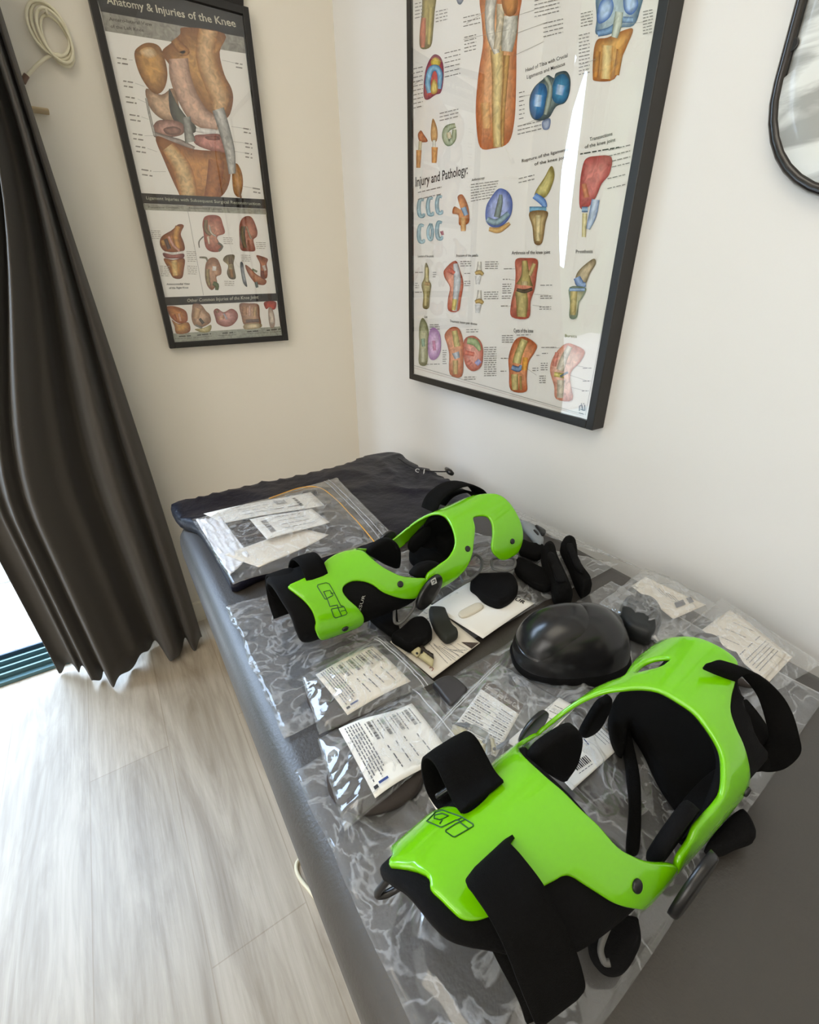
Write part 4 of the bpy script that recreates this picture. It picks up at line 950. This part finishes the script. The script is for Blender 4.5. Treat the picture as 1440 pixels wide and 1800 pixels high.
# menisci, ligaments
ik.blob([(430,800),(470,760),(580,765),(625,800),(615,850),(520,870),(450,850)], C_('7c5648'), C_('d2a290'))
ik.blob([(495,815),(560,800),(605,820),(590,850),(520,850)], C_('6a4a3e'), C_('a87c6c'))
ik.limb([(440,850,16),(520,880,20),(600,900,18),(690,940,12)], C_('5c4c44'), C_('b9aaa0'))
ik.limb([(700,820,14),(780,832,18),(860,838,14)], C_('c9c2ba'), C_('f6f4f0'))
ik.blob([(690,860),(760,850),(850,850),(890,900),(895,965),(820,960),(700,915)], C_('8a4e44'), C_('d8988a'))
ik.blob([(760,865),(830,860),(850,885),(780,885)], C_('74423a'), C_('9c6456'))
ik.limb([(640,740,26),(650,820,26),(665,900,34)], C_('57564e'), C_('b4b3aa'))
# tibia, fibula
ik.blob([(445,865),(560,900),(690,945),(895,972),(920,1100),(880,1224),(760,1300),(640,1300),(585,1210),(500,1020)], C_('8a4f20'), C_('d49858'), k=.4)
ik.limb([(520,930,40),(600,1040,55),(640,1160,60),(660,1290,50)], C_('b06f30'), C_('efd09a'))
ik.limb([(830,1010,50),(820,1120,50),(790,1260,40)], C_('8c4d22'), C_('bd7c46'))
ik.blob([(930,1060),(960,1035),(990,1090),(998,1170),(980,1260),(990,1246),(962,1246),(935,1200)], C_('94602e'), C_('cf9a5e'))
ik.limb([(840,690,38),(880,820,36),(915,960,32),(930,1100,22)], C_('6f6d66'), C_('dedcd6'))
ik.limb([(385,620,7),(410,740,8),(440,860,8)], C_('6a6660'), C_('c6c2ba'))
for a, b in [((200,365),(300,380)),((240,512),(375,548)),((255,612),(385,650)),((280,725),(400,755)),((300,845),(430,858)),((318,925),(455,960)),((355,1072),(510,1086))]:
    ik.scrib(a, (a[0]+62, a[1]+10), 8, GY, 1); ik.scrib((a[0]+4, a[1]+32), (a[0]+70, a[1]+42), 8, GY, 2); ik.line((a[0]+75, a[1]+14), b, 1.6, GY)
for a, b in [((865,380),(950,400)),((925,800),(1000,812)),((935,895),(1010,905)),((930,955),(1010,968)),((995,1178),(1060,1190))]:
    ik.line(a, b, 1.6, GY); ik.scrib((b[0], b[1]), (b[0]+45, b[1]+8), 8, GY, 3); ik.scrib((b[0]+3, b[1]+24), (b[0]+48, b[1]+32), 8, GY, 4)
ik.at((220, 320), .2222)
ik.poly([(100,86),(1100,136),(1114,212),(132,168)], BLK)
ik.text('Ligament Injuries with Subsequent Surgical Reconstruction', (168,136), (1070,184), 26, C_('b8b8a2'), .01, up=(-.12,-1))
ik.poly([(134,170),(1112,214),(1120,256),(150,220)], C_('a8a698'))
ik.text('Preoperative Condition', (185,205), (420,208), 15, C_('4a463c'), .01, up=(0,-1)); ik.text('Reconstruction of Ligament', (505,210), (765,220), 15, C_('4a463c'), .01, up=(0,-1))
ik.line((488,185), (620,895), 2.5, GY)
def kneefig(pts, ce, cm, inner=()):
    ik.blob(pts, C_(ce), C_(cm), k=.35)
    for L_, a, b in inner: ik.limb(L_, C_(a), C_(b), n=3)
kneefig([(370,380),(420,335),(465,345),(440,410),(465,480),(468,540),(400,560),(310,545),(275,490),(290,430)], '7a3a18', 'c98544', [([(420,350,22),(400,430,26),(420,530,22)], '8a4a1e', 'e0a85c'), ([(345,430,10),(380,500,12),(430,545,9)], 'a86a56', 'efb9a4'), ([(298,460,18),(305,500,14)], '8a5a2c', 'd8a561'), ([(320,450,14),(350,530,16)], '3c302c', '6a5248')])
kneefig([(300,560),(380,575),(460,565),(462,600),(400,605),(320,600)], '6a2a28', 'b06a60', [([(310,552,5),(380,562,6),(460,550,6)], 'cfc6bc', 'f6f2ec')])
kneefig([(305,605),(380,615),(468,605),(465,690),(448,760),(380,756),(340,680)], '7a3814', 'd8984a', [([(385,620,26),(400,740,24)], 'b87c34', 'f0d08a')])
ik.text('Antero-medial View', (328,815), (512,812), 16, C_('2f2a26'), .01, up=(0,-1)); ik.text('of the Right Knee', (348,845), (500,842), 16, C_('2f2a26'), .01, up=(0,-1))
kneefig([(630,275),(690,260),(750,275),(775,340),(788,405),(730,430),(735,480),(770,520),(745,550),(680,550),(635,510),(620,400),(612,330)], '9a4a38', 'd89a80', [([(640,300,14),(640,380,16),(680,420,12)], '4a4030', '9a8460'), ([(665,340,6),(680,400,8),(720,430,6)], '6a6254', 'd8cebc'), ([(655,430,10),(665,490,6)], 'b09a80', 'f3e6cf'), ([(620,430,5),(585,470,5),(588,520,4)], '5a564c', '8a867a'), ([(735,480,8),(770,510,8),(740,545,10)], '4a4a40', '7a7464')])
kneefig([(925,290),(970,268),(1010,290),(1045,380),(1042,430),(1015,460),(1030,540),(975,548),(915,535),(905,450),(903,350)], '8a4a38', 'd08c72', [([(935,350,18),(930,430,20),(950,520,14)], '3c3a2e', '8a7a58'), ([(960,350,6),(985,420,7),(1000,450,6)], '5a5246', 'c8b89c'), ([(975,460,8),(970,535,6)], '6a3a28', 'a86a4c')])
kneefig([(640,640),(680,598),(730,610),(760,680),(758,730),(722,750),(728,800),(690,855),(650,820),(632,740)], '8a5a3c', 'd4a684', [([(650,690,16),(655,770,16),(670,820,12)], '5a5038', 'a89464'), ([(588,596,6),(640,600,8),(650,630,4)], '4a4638', '8a8468'), ([(695,800,16),(725,815,18),(725,855,12)], '3a4a2c', '6a7a50')])
ik.poly([(692,665),(722,668),(720,702),(690,700)], C_('f2ece4'), 1)
kneefig([(800,580),(865,578),(858,640),(865,690),(875,762),(830,765),(805,720),(815,660),(775,620)], '5a4c34', 'a8946c', [([(835,590,14),(835,650,16)], '4a3a2c', '8a6e4c'), ([(838,690,16),(845,755,14)], '6a4a2c', 'a87848')])
kneefig([(910,640),(932,640),(945,720),(960,790),(965,830),(935,800),(918,720)], '4a4e54', 'a8acb0'); kneefig([(950,655),(990,680),(1040,730),(1115,775),(1105,812),(1060,812),(1020,790),(970,720)], '8a4a30', 'c88a64', [([(1005,690,8),(1045,710,8)], '5a6048', '98a080'), ([(1035,790,12),(1045,835,10)], '3c4a48', '7a8a86')])
kneefig([(1038,580),(1090,590),(1130,610),(1120,650),(1128,700),(1120,760),(1075,758),(1070,690),(1065,640)], '7a3c2a', 'c07c5c', [([(1095,660,14),(1110,700,10)], 'b89c8c', 'f0e4dc'), ([(1085,700,12),(1090,750,12)], '5a2a20', '8a4a38')])
for (x, y, n_) in [(205,385,5),(485,550,6),(275,665,6),(490,665,5),(775,440,4),(1035,478,4),(915,578,4),(785,785,3)]:
    for k in range(n_): ik.scrib((x+6*k*.3, y+15*k), (x+78, y+15*k+3), 5, C_('b5aca2'), k)
ik.poly([(302,912),(1196,880),(1206,940),(316,978)], BLK)
ik.text('Other Common Injuries of the Knee Joint', (492,950), (1055,922), 28, C_('c6c2ae'), .012, up=(0,-1))
ik.poly([(368,1200),(1232,1142),(1240,1212),(384,1268)], C_('a9ab9c'))
kneefig([(330,985),(400,985),(480,1020),(495,1090),(470,1112),(420,1115),(370,1080),(340,1030)], '9a4e28', 'd8935a', [([(425,1040,10),(440,1100,10)], 'a86a56', 'f0c0a4'), ([(380,1050,16),(400,1090,14)], '8a4028', 'c07048')])
kneefig([(370,1090),(420,1120),(500,1110),(510,1185),(410,1200),(390,1140)], '8a4a20', 'e0ae6c')
kneefig([(540,965),(600,970),(640,1020),(670,1050),(675,1110),(600,1150),(545,1130),(525,1070),(530,1010)], '8a6448', 'd8b494', [([(575,1000,30),(560,1080,22)], '9a7250', 'dcb68c'), ([(590,1080,10),(620,1120,12)], '2e2c26', '5a564a'), ([(555,1130,8),(610,1155,8)], '4a443c', '98948a')])
kneefig([(550,1165),(620,1155),(680,1130),(672,1180),(610,1190)], '8a7a44', 'dccf96')
kneefig([(700,1020),(730,1000),(780,1030),(840,1002),(885,1030),(890,1080),(850,1130),(790,1145),(730,1120),(712,1070)], '8a4a40', 'e0aaa0', [([(755,1060,28),(765,1090,22)], 'a86a50', 'eec0a0'), ([(780,1040,6),(805,1085,7)], '8a8a90', 'd0d0dc'), ([(725,1015,14),(735,1035,10)], '6a4a38', 'a08068')])
kneefig([(905,965),(980,960),(1055,970),(1065,1060),(1068,1130),(950,1135),(920,1060)], '8a5e44', 'd4ab8c', [([(945,985,18),(945,1050,18)], '8a5c3c', 'c89a74'), ([(985,980,8),(985,1060,12)], 'a87a68', 'e8c4b0'), ([(1030,990,14),(1025,1060,14)], '8a6a48', 'd0b084'), ([(955,1100,12),(1060,1095,12)], '4a3a34', '8a746a')])
kneefig([(948,1125),(1068,1118),(1070,1152),(950,1165)], 'a08a60', 'e6d6b0')
kneefig([(1100,950),(1190,945),(1190,1000),(1160,1010),(1140,990),(1115,1005)], '8a2018', 'd05844'); kneefig([(1135,1000),(1162,1000),(1185,1080),(1180,1145),(1150,1150),(1135,1080)], '9a8274', 'e8dccc')
for a, b in [((425,1222),(520,1216)),((570,1212),(680,1200)),((770,1196),(870,1190)),((965,1184),(1068,1176)),((1120,1174),(1232,1162))]:
    ik.scrib(a, b, 9, C_('3c3c32'), 5); ik.scrib((a[0]-30, a[1]+18), (b[0]+10, b[1]+18), 4, C_('6a6a5c'), 6)
ik.poly([(60,-40),(98,72),(330,1220),(336,1226),(290,1226),(30,-40)], BLK) if False else None
ik.build('print', pp)
part('black_mount', join(boxg((X0+.013, -.0104, Z0+.013), (X0+.0165, -.004, Z1-.013)), boxg((X1-.0165, -.0104, Z0+.013), (X1-.013, -.004, Z1-.013))), fr, pp)
part('glass', boxg((X0+.012, -.0155, Z0+.012), (X1-.012, -.0145, Z1-.012)), glass, pa)

# large poster on the right wall
Y0, Y1, ZA, ZB = -.942, -.378, .781, 1.60
pb = empty('framed_poster', (-.008, -.66, ZA), 'large black framed knee chart with many small drawings on the white wall', 'framed poster')
mod_bevel(part('frame', frame_wall('x', Y0, Y1, ZA, ZB, .0145, .030), fr, pb), .0012)
pp = part('poster_sheet', boxg((-.024, Y0+.014, ZA+.014), (-.010, Y1-.014, ZB-.014)), mat('poster_paper', hexc('e9e6df'), .7), pb)
ik = Ink(lambda x, y, h: onX((x, y), -.0242-h*.5)); ik.l = .00006
ik.at((700, 0), .3472)
def fig(pts, ce, cm, inner=(), **kw):
    ik.blob(pts, C_(ce), C_(cm), **kw)
    for L_, a, b in inner: ik.limb(L_, C_(a), C_(b), n=4)
BL, DB = '2f6aa8', '7ab4e0'
# centre leg
fig([(425,-60),(425,120),(430,220),(410,350),(395,500),(395,620),(415,745),(480,752),(560,720),(590,600),(598,400),(600,250),(610,100),(615,-60)], 'b8612a', 'eeb27c', k=.5)
ik.limb([(500,250,34),(505,400,30),(500,560,26),(505,745,24)], C_('a8722c'), C_('f0dc9c'))
ik.limb([(550,280,16),(540,450,12),(530,600,10),(528,740,8)], C_('8a5a24'), C_('d0a45c'))
ik.limb([(480,-60,30),(465,60,26),(470,180,22),(500,270,16)], C_('8a8478'), C_('f0ece0'))
ik.limb([(560,80,48),(560,160,42),(550,260,28)], C_('8a8674'), C_('e8e6da'))
ik.limb([(520,20,22),(515,120,18),(500,250,18)], C_('9a8c6c'), C_('e9dcc0'))
ik.blob([(530,-60),(600,-60),(605,40),(580,80),(545,75),(525,20)], C_('8a5220'), C_('c98c4c'))
ik.limb([(440,520,26),(450,650,22)], C_('d08848'), C_('f0c080'))
# upper left pieces
fig([(130,-60),(195,-60),(185,60),(178,150),(165,235),(115,245),(108,180),(120,60)], '6a6030', 'b8a868', [([(130,90,10),(125,170,14),(125,240,10)], 'a84a38', 'd88a6c'), ([(165,40,12),(160,140,10),(155,225,8)], '8a7a3a', 'd0c078')])
fig([(295,-30),(340,-30),(320,20),(300,14)], '5a6a7a', 'a0a8b8')
fig([(160,300),(185,275),(215,290),(230,340),(228,420),(215,470),(190,480),(150,505),(130,490),(130,420),(140,350)], '7a2a50', 'd05a50', k=.7)
fig([(165,310),(190,290),(215,310),(205,335),(175,335)], 'b8902c', 'f0d860')
ik.limb([(160,470,14),(150,420,14),(165,355,16),(195,345,16),(212,380,14),(208,450,10)], C_('2a6aa0'), C_('a0d4ec'))
fig([(165,440),(180,400),(200,430),(195,470),(170,475)], 'b88830', 'f0dc80')
fig([(100,680),(115,660),(130,680),(150,715),(120,720),(105,710)], '8a4020', 'd08050', [([(112,715,8),(110,760,8)], 'a89a70', 'e0d4b0'), ([(105,760,14),(102,850,10)], 'b06a28', 'e0a860')])
fig([(175,600),(195,640),(200,690),(190,720),(170,715),(165,670)], 'a0703c', 'e0b478', [([(182,710,8),(182,750,8)], 'b0b0a0', 'e8e8dc'), ([(185,745,16),(182,825,12)], 'b06a28', 'e0a860')])
ik.limb([(290,635,12),(250,650,16),(238,690,16),(255,725,16),(280,700,14),(285,655,10)], C_('4a6a3c'), C_('c8d0b0'))
ik.limb([(255,670,10),(262,700,10)], C_('b8a070'), C_('f2e6c4'))
ik.text('Injury and Pathology:', (88,946), (352,880), 52, C_('1e1c1a'), .014, up=(0,-1))
# head of tibia
ik.text('Head of Tibia with Crucial', (645,365), (858,288), 20, C_('26221e'), .006, up=(0,-1)); ik.text('Ligaments and Meniscus', (652,400), (845,330), 20, C_('26221e'), .006, up=(0,-1))
fig([(735,400),(760,380),(790,395),(800,370),(850,360),(872,400),(868,470),(845,520),(800,540),(760,600),(700,610),(670,580),(665,500),(690,440)], '3a4a50', '8a9a94', k=.5)
fig([(680,470),(710,425),(745,430),(755,480),(740,570),(700,605),(672,570),(668,520)], '1f5080', '3f86bc', [([(712,480,20),(705,540,20)], '4a8ac8', 'cfe6fa')])
fig([(780,440),(800,390),(840,375),(866,410),(862,480),(835,520),(795,520),(775,480)], '1f5a80', '4a94bc', [([(825,430,22),(815,480,20)], '4a8ac8', 'cfe6fa')])
ik.limb([(745,390,12),(770,440,12),(760,520,14),(745,580,10)], C_('4a5448'), C_('b8c0b0'))
fig([(730,615),(770,600),(765,650),(735,655)], '6a7aa0', 'b0bad0')
# posterior view, upper right
fig([(1020,-60),(1230,-60),(1222,60),(1190,130),(1120,140),(1040,170),(1000,170),(1005,100)], '4a6a8a', 'b8c8d0', k=.5)
fig([(1025,10),(1070,-20),(1092,30),(1070,90),(1020,120),(1008,80)], '2a5ab0', 'bcd4f4'); fig([(1145,-30),(1200,-30),(1215,30),(1180,75),(1145,50)], '2a5ab0', 'bcd4f4')
ik.limb([(1010,170,16),(1080,150,18),(1140,90,14)], C_('2a4a7a'), C_('8ab0dc')); ik.limb([(1140,100,16),(1190,100,14)], C_('3a5a8a'), C_('a0c0e0'))
fig([(1010,200),(1060,190),(1150,150),(1190,150),(1160,230),(1130,300),(1095,400),(1000,410),(985,380),(990,260)], 'a05a14', 'e6b060', [([(1060,230,30),(1050,400,26)], 'c08030', 'f6e0a0'), ([(1010,260,16),(1000,390,14)], '8a4a10', 'd09040'), ([(1125,250,18),(1105,380,14)], '9a5a18', 'dca050')])
ik.limb([(1120,60,20),(1110,130,22),(1095,190,16)], C_('7a8270'), C_('e0e6d8'))
# meniscus C shapes
for r_, yy in ((0, 1050), (1, 1180)):
    for c_ in range(3):
        cx = 118+46*c_; cy = yy-8*c_
        if r_ == 1 and c_ == 1:
            pts = [(cx+2, cy-40, 7), (cx-12, cy-10, 8), (cx-10, cy+30, 8), (cx+4, cy+40, 8), (cx+10, cy, 8), (cx+2, cy-40, 7)]
        else:
            pts = [(cx+12, cy-36, 6), (cx-6, cy-38, 9), (cx-14, cy, 10), (cx-8, cy+40, 10), (cx+10, cy+44, 8), (cx+12, cy+30, 5)]
        ik.limb(pts, C_('5a8a98'), C_('bcd8e0'))
ik.limb([(220,1170,8), (226,1190,6)], C_('8a3a48'), C_('b06a78'))
for (x, y, n_, w_, s_) in [(85,20,5,40,18),(190,60,4,60,17),(235,270,6,80,-17*0+24),(75,350,10,50,22),(330,90,3,85,22),(335,190,5,60,18),(620,20,0,0,0),(690,5,5,130,20),(735,120,4,100,22),(925,70,5,60,16),(915,180,12,55,18),(1240,60,8,50,16),(612,470,7,28,22),(605,640,3,120,20),(210,575,3,95,18),(1065,760,4,110,30),(610,905,2,80,20),(1060,905,2,90,50),(100,975,2,120,35)]:
    for k in range(n_): ik.scrib((x, y+s_*k), (x+w_, y+s_*k-w_*.24), 4.5, C_('8e8a84'), k)
for a, b in [((600,80),(690,50)),((595,170),(760,110)),((590,280),(740,210)),((560,150),(330,200)),((440,60),(345,120)),((1000,300),(920,330)),((1180,120),(1245,110)),((670,480),(620,490)),((700,605),(610,640)),((120,400),(80,430))]:
    ik.line(a, b, 1.6, C_('a09a92'))
ik.text('Rupture of the ligaments', (626,822), (860,762), 17, C_('26221e'), .006, up=(0,-1)); ik.text('of the knee joint', (690,838), (860,800), 17, C_('26221e'), .006, up=(0,-1))
ik.text('Transsections', (970,715), (1085,685), 20, C_('26221e'), .004, up=(0,-1)); ik.text('of the knee joint', (945,752), (1100,715), 19, C_('26221e'), .006, up=(0,-1)); ik.scrib((922,780), (1120,745), 6, C_('3a3632'), 3)
ik.text('Arthroscopy', (372,918), (438,905), 14, C_('26221e'), .006, up=(0,-1))
for k in range(7): ik.scrib((368, 935+14*k), (510-6*k, 915+14*k), 4, C_('8e8a84'), k)
fig([(300,1000),(325,985),(350,1030),(360,1080),(355,1130),(310,1140),(305,1090),(275,1080),(285,1045),(320,1060)], 'a0501c', 'e09858', [([(330,1050,14),(345,1090,12)], '2a4a78', 'a8c8e4'), ([(328,1100,16),(330,1170,12)], 'b06a28', 'e8c084')], k=.5)
# arthroscopy round view
fig([(470,1000),(510,955),(555,970),(578,1020),(570,1090),(530,1140),(480,1150),(445,1120),(445,1050)], '3a5aa8', 'b0bce8', k=.55)
ik.limb([(500,1100,16),(515,1030,14),(520,985,8)], C_('3a4a4a'), C_('9aaaa4')); ik.limb([(450,1110,14),(500,1125,16),(560,1080,12)], C_('3a5a70'), C_('a8c4cc')); ik.limb([(460,1160,10),(510,1165,14),(565,1130,8)], C_('a8722c'), C_('e8c078'))
# rupture drawing
fig([(770,845),(785,850),(790,900),(760,980),(720,1010),(690,1000),(700,960),(740,900)], '8a7a30', 'dcd088', [([(690,990,16),(730,1020,18),(745,1050,10)], '2a5aa8', '90b8ec'), ([(665,1060,14),(750,1060,14)], '2a5a80', '8ac0dc')])
fig([(665,1075),(755,1070),(745,1130),(728,1230),(690,1232),(680,1150)], '7a5a30', 'd8c08a', [([(710,1090,16),(708,1220,12)], 'a08444', 'f0e0b0')])
fig([(950,805),(1000,790),(1080,795),(1070,880),(1030,930),(1000,1000),(960,1050),(920,1050),(920,940),(930,860)], 'a83c38', 'e08a80', [([(940,930,12),(955,1000,14)], 'b8603a', 'e09a70'), ([(930,1060,14),(960,1060,14)], '2a4a78', 'a8c8e4'), ([(1000,1010,20),(985,1090,20),(960,1160,10)], '6a86b0', 'd4e0f0'), ([(945,1080,12),(940,1200,10)], 'b0a060', 'f0e8b8')])
ik.at((700, 380), .3472)
ik.text('Luxation of the patella', (100,208), (180,208), 13, C_('26221e'), .006, up=(0,-1)); ik.text('Fracture of the patella', (295,206), (405,204), 14, C_('26221e'), .006, up=(0,-1))
ik.text('Arthrosis of the knee joint', (575,194), (770,190), 19, C_('26221e'), .006, up=(0,-1)); ik.text('Prosthesis', (900,188), (985,186), 19, C_('26221e'), .006, up=(0,-1))
fig([(142,235),(155,270),(155,320),(168,350),(160,400),(155,465),(125,462),(128,400),(118,350),(132,310),(134,260)], '6a5e2c', 'c8ba7c', [([(145,260,7),(145,330,10)], '8a7a3c', 'e8dca4'), ([(140,380,10),(138,455,8)], '8a7a3c', 'e0d49c'), ([(135,340,10),(160,345,8)], '7a5a24', 'c09a58')])
fig([(235,270),(290,225),(315,280),(330,340),(318,420),(305,480),(255,478),(252,420),(262,360),(235,310)], 'b04a2c', 'e8a488', [([(290,240,12),(300,320,18),(290,420,14),(285,480,12)], '8a9090', 'e6eaec'), ([(255,270,14),(285,290,10)], 'a03a28', 'd86c54'), ([(288,420,12),(280,476,10)], 'a89030', 'ecdc88')])
for yy in (290, 435):
    ik.limb([(412,yy-60,9),(410,yy-25,12),(408,yy,20)], C_('8a8478'), C_('ece8dc')); ik.limb([(390,yy,8),(412,yy-6,12),(430,yy+6,8)], C_('7a5e24'), C_('d0b068')); ik.limb([(405,yy+12,16),(402,yy+55,10)], C_('b8b8b4'), C_('eeeeec'))
for (x, y, n_, w_) in [(85,285,1,40),(85,340,3,20),(175,285,3,18),(85,385,1,35),(315,230,3,55),(335,290,1,30),(335,330,3,30),(440,232,4,68),(435,385,4,72),(535,267,1,40),(530,320,1,35),(528,345,5,45),(525,405,2,45),(520,455,1,40),(720,350,1,60),(720,405,2,60),(715,460,2,60),(160,550,3,50),(345,575,2,60),(225,680,7,20),(435,665,14,62),(525,605,4,60),(520,720,1,35),(518,785,1,30),(700,705,1,20),(680,770,2,30),(725,665,1,75),(728,695,1,30),(722,745,4,35),(715,810,4,32),(935,770,1,45),(935,835,1,40),(930,885,1,35),(600,602,1,70),(335,815,2,60),(140,750,1,70)]:
    for k in range(n_): ik.scrib((x, y+11*k), (x+w_, y+11*k-w_*.02), 4, C_('8e8a84'), k)
for a, b in [((560,267),(640,267)),((560,320),(600,325)),((560,455),(590,455)),((690,395),(760,400)),((680,450),(760,462)),((320,340),(345,345)),((545,720),(575,720)),((650,770),(700,805)),((855,800),(960,835)),((870,750),(970,770)),((750,665),(830,668)),((850,860),(950,885))]:
    ik.line(a, b, 1.5, C_('a09a92'))
fig([(595,220),(650,212),(705,222),(700,300),(690,370),(670,430),(660,515),(575,510),(572,440),(590,360),(595,290)], 'a84a34', 'd88c70', [([(640,225,14),(645,300,22),(640,350,44)], '6a5a24', 'd4c27c'), ([(640,330,18),(640,350,20)], '7a6430', 'e0d0a0'), ([(622,380,30),(628,440,30),(625,510,24)], '7a6a30', 'd8c888'), ([(665,300,10),(690,240,10)], '8a7434', 'd8c48a')], k=.6)
ik.limb([(600,372,8),(640,380,10),(680,368,8)], C_('2a241c'), C_('6a5c44'))
fig([(940,250),(990,215),(1000,240),(970,290),(950,340),(920,360),(895,340),(905,290)], '7a6a4c', 'd8c4a0', [([(905,310,18),(925,345,20),(950,345,10)], '3a5a98', 'a8c0e8')])
fig([(868,360),(950,362),(935,410),(915,440),(905,512),(868,514),(870,440)], '6a7a68', 'c8c09a', [([(890,380,18),(885,500,14)], '8a7a3c', 'd8c080'), ([(868,372,8),(945,372,8)], '4a6a98', 'b0c8e8')])
fig([(110,540),(125,515),(145,545),(155,600),(150,660),(145,750),(105,745),(108,650),(105,600)], '6a6a3c', 'c8c8a0', [([(125,620,10),(128,660,8)], '4a6a50', 'a0c0a8'), ([(125,670,14),(125,740,12)], '8a8a60', 'dcdcc0')])
fig([(160,580),(185,565),(212,600),(215,680),(190,725),(160,720),(150,660)], 'a878b0', 'e6c4e4', [([(180,630,8),(185,680,8)], 'b06a90', 'd890b4')])
ik.text('Traumatic lesion pain disease', (262,536), (400,552), 13, C_('26221e'), .006, up=(0,-1)); ik.text('Gout', (132,515), (148,515), 12, C_('26221e'), .006, up=(0,-1))
fig([(235,600),(270,562),(310,572),(330,640),(330,700),(322,810),(262,800),(258,700),(248,650)], 'b05a34', 'e8a680', [([(285,580,14),(300,660,16)], '8a7a34', 'e6d890'), ([(290,690,18),(300,720,14)], '6a7a88', 'c8d0d8'), ([(290,730,14),(290,800,12)], '8a6a34', 'e0c488')], k=.55)
fig([(335,625),(380,605),(418,635),(430,690),(420,760),(380,785),(345,760),(330,700)], 'b85a44', 'eaa898', [([(350,630,16),(390,640,18),(415,680,8)], '6a8a4c', 'b8cc98'), ([(340,690,12),(385,700,10)], 'c03a30', 'e88a70'), ([(395,750,12),(415,730,12)], '7a80c0', 'c0c4ec'), ([(350,750,10),(370,735,10)], 'b04a38', 'e0907c')])
ik.text('Cysts of the knee', (585,588), (684,590), 21, C_('26221e'), .006, up=(0,-1)); ik.text('Bursitis', (845,612), (905,616), 16, C_('8a8a40'), .006, up=(0,-1))
fig([(590,630),(640,610),(700,650),(690,690),(660,740),(650,820),(648,888),(570,880),(562,790),(560,710)], 'b05828', 'e8a070', [([(640,625,20),(610,700,20),(600,745,22)], '8a7430', 'eadf9c'), ([(575,765,12),(610,775,14),(625,755,8)], '2a4a78', '9ab8dc'), ([(590,800,18),(592,880,16)], '8a7434', 'e4d494'), ([(645,715,12),(638,780,14)], 'c07a18', 'f4b850'), ([(620,810,6),(622,880,6)], '6a5420', 'b89c58')], k=.6)
fig([(800,690),(850,645),(900,655),(945,685),(920,740),(880,780),(870,830),(882,930),(800,925),(790,860),(770,790),(775,740)], 'd08a70', 'f4cdb8', [([(870,660,14),(840,720,18),(820,780,20)], 'a89c84', 'efe8d8'), ([(805,690,10),(790,760,10)], 'c06a58', 'e8a08c'), ([(790,800,12),(840,808,12)], 'a09030', 'ece090'), ([(825,830,20),(820,920,16)], 'a89c84', 'e8e0cc'), ([(860,790,5),(820,812,5)], '3a4a58', '8a98a8')], k=.6)
ik.path([(78,755), (942,1005)], 1.8, C_('8e8a84')); ik.path([(82,768), (500,888), (940,1012)], 1.2, C_('b8908c'))
ik.path([(1142,0), (948,1008)], 1.5, C_('9a948c'))
ik.path([(918,985),(918,962),(930,955),(932,975)], 5, C_('201c18')); ik.path([(936,985),(932,960)], 4, C_('201c18')); ik.path([(946,985),(944,955)], 5, C_('201c18')); ik.line((924,978), (944,984), 5, C_('201c18')); ik.line((926,948), (930,951), 4, C_('201c18')); ik.line((938,948), (942,951), 4, C_('201c18'))
ik.scrib((915,996), (942,1002), 4, C_('5a5650'), 2)
ik.at((700, 0), .3472); ik.path([(1320,0), (1142,1152)], 1.8, C_('9a948c'))
ik.build('print', pp)
part('glass', boxg((-.0285, Y0+.014, ZA+.014), (-.0275, Y1-.014, ZB-.014)), glass, pb)

# rounded panel at the right edge of the picture
wb = empty('wall_panel', (-.01, -1.175, 1.08), 'black rimmed round ended panel with pale mountain print at the right edge of the wall', 'wall panel')
cy, cz, R_, TOPZ = -1.190, 1.192, .112, 1.62
ol = [(cy+R_*math.cos(math.radians(180+a)), cz+R_*math.sin(math.radians(180+a))) for a in range(0, 181, 9)]
ol += [(cy+R_*math.cos(math.radians(a)), TOPZ-R_+R_*math.sin(math.radians(a))) for a in range(0, 181, 9)]
pm = mat('pale_print', hexc('e6e8e4'), .35, coat=.3, var=None)
N, L = nodes(pm); b = N['Principled BSDF']; tc = N.new('ShaderNodeTexCoord'); mp = N.new('ShaderNodeMapping'); mp.inputs['Rotation'].default_value = (.5, 0, 0); mp.inputs['Scale'].default_value = (1, 5, 14)
nz = N.new('ShaderNodeTexNoise'); nz.inputs['Scale'].default_value = 1.4; nz.inputs['Detail'].default_value = 5; nz.inputs['Distortion'].default_value = 1.2
cr = N.new('ShaderNodeValToRGB'); cr.color_ramp.elements[0].position = .40; cr.color_ramp.elements[0].color = (*hexc('a9aaa6'), 1); cr.color_ramp.elements[1].position = .52; cr.color_ramp.elements[1].color = (*hexc('e8eae6'), 1)
L.new(tc.outputs['Object'], mp.inputs[0]); L.new(mp.outputs[0], nz.inputs[0]); L.new(nz.outputs[0], cr.inputs[0]); L.new(cr.outputs[0], b.inputs['Base Color'])
part('panel_face', slabg(ol, lambda y, z, h: V((-h-.004, y, z)), .010, .002, .03, smooth=1), pm, wb, True)
part('rim', tubeg([V((-.011, y, z)) for y, z in ol], .0055, 10, True), mat('gloss_black_rim', hexc('221e1e'), .25, coat=.4), wb, True)
part('hole', disc(onX((1394, 79), -.0135), (-1, 0, 0), .0055, .0012, 20), M['plastic'], wb, True, 'round black hole')
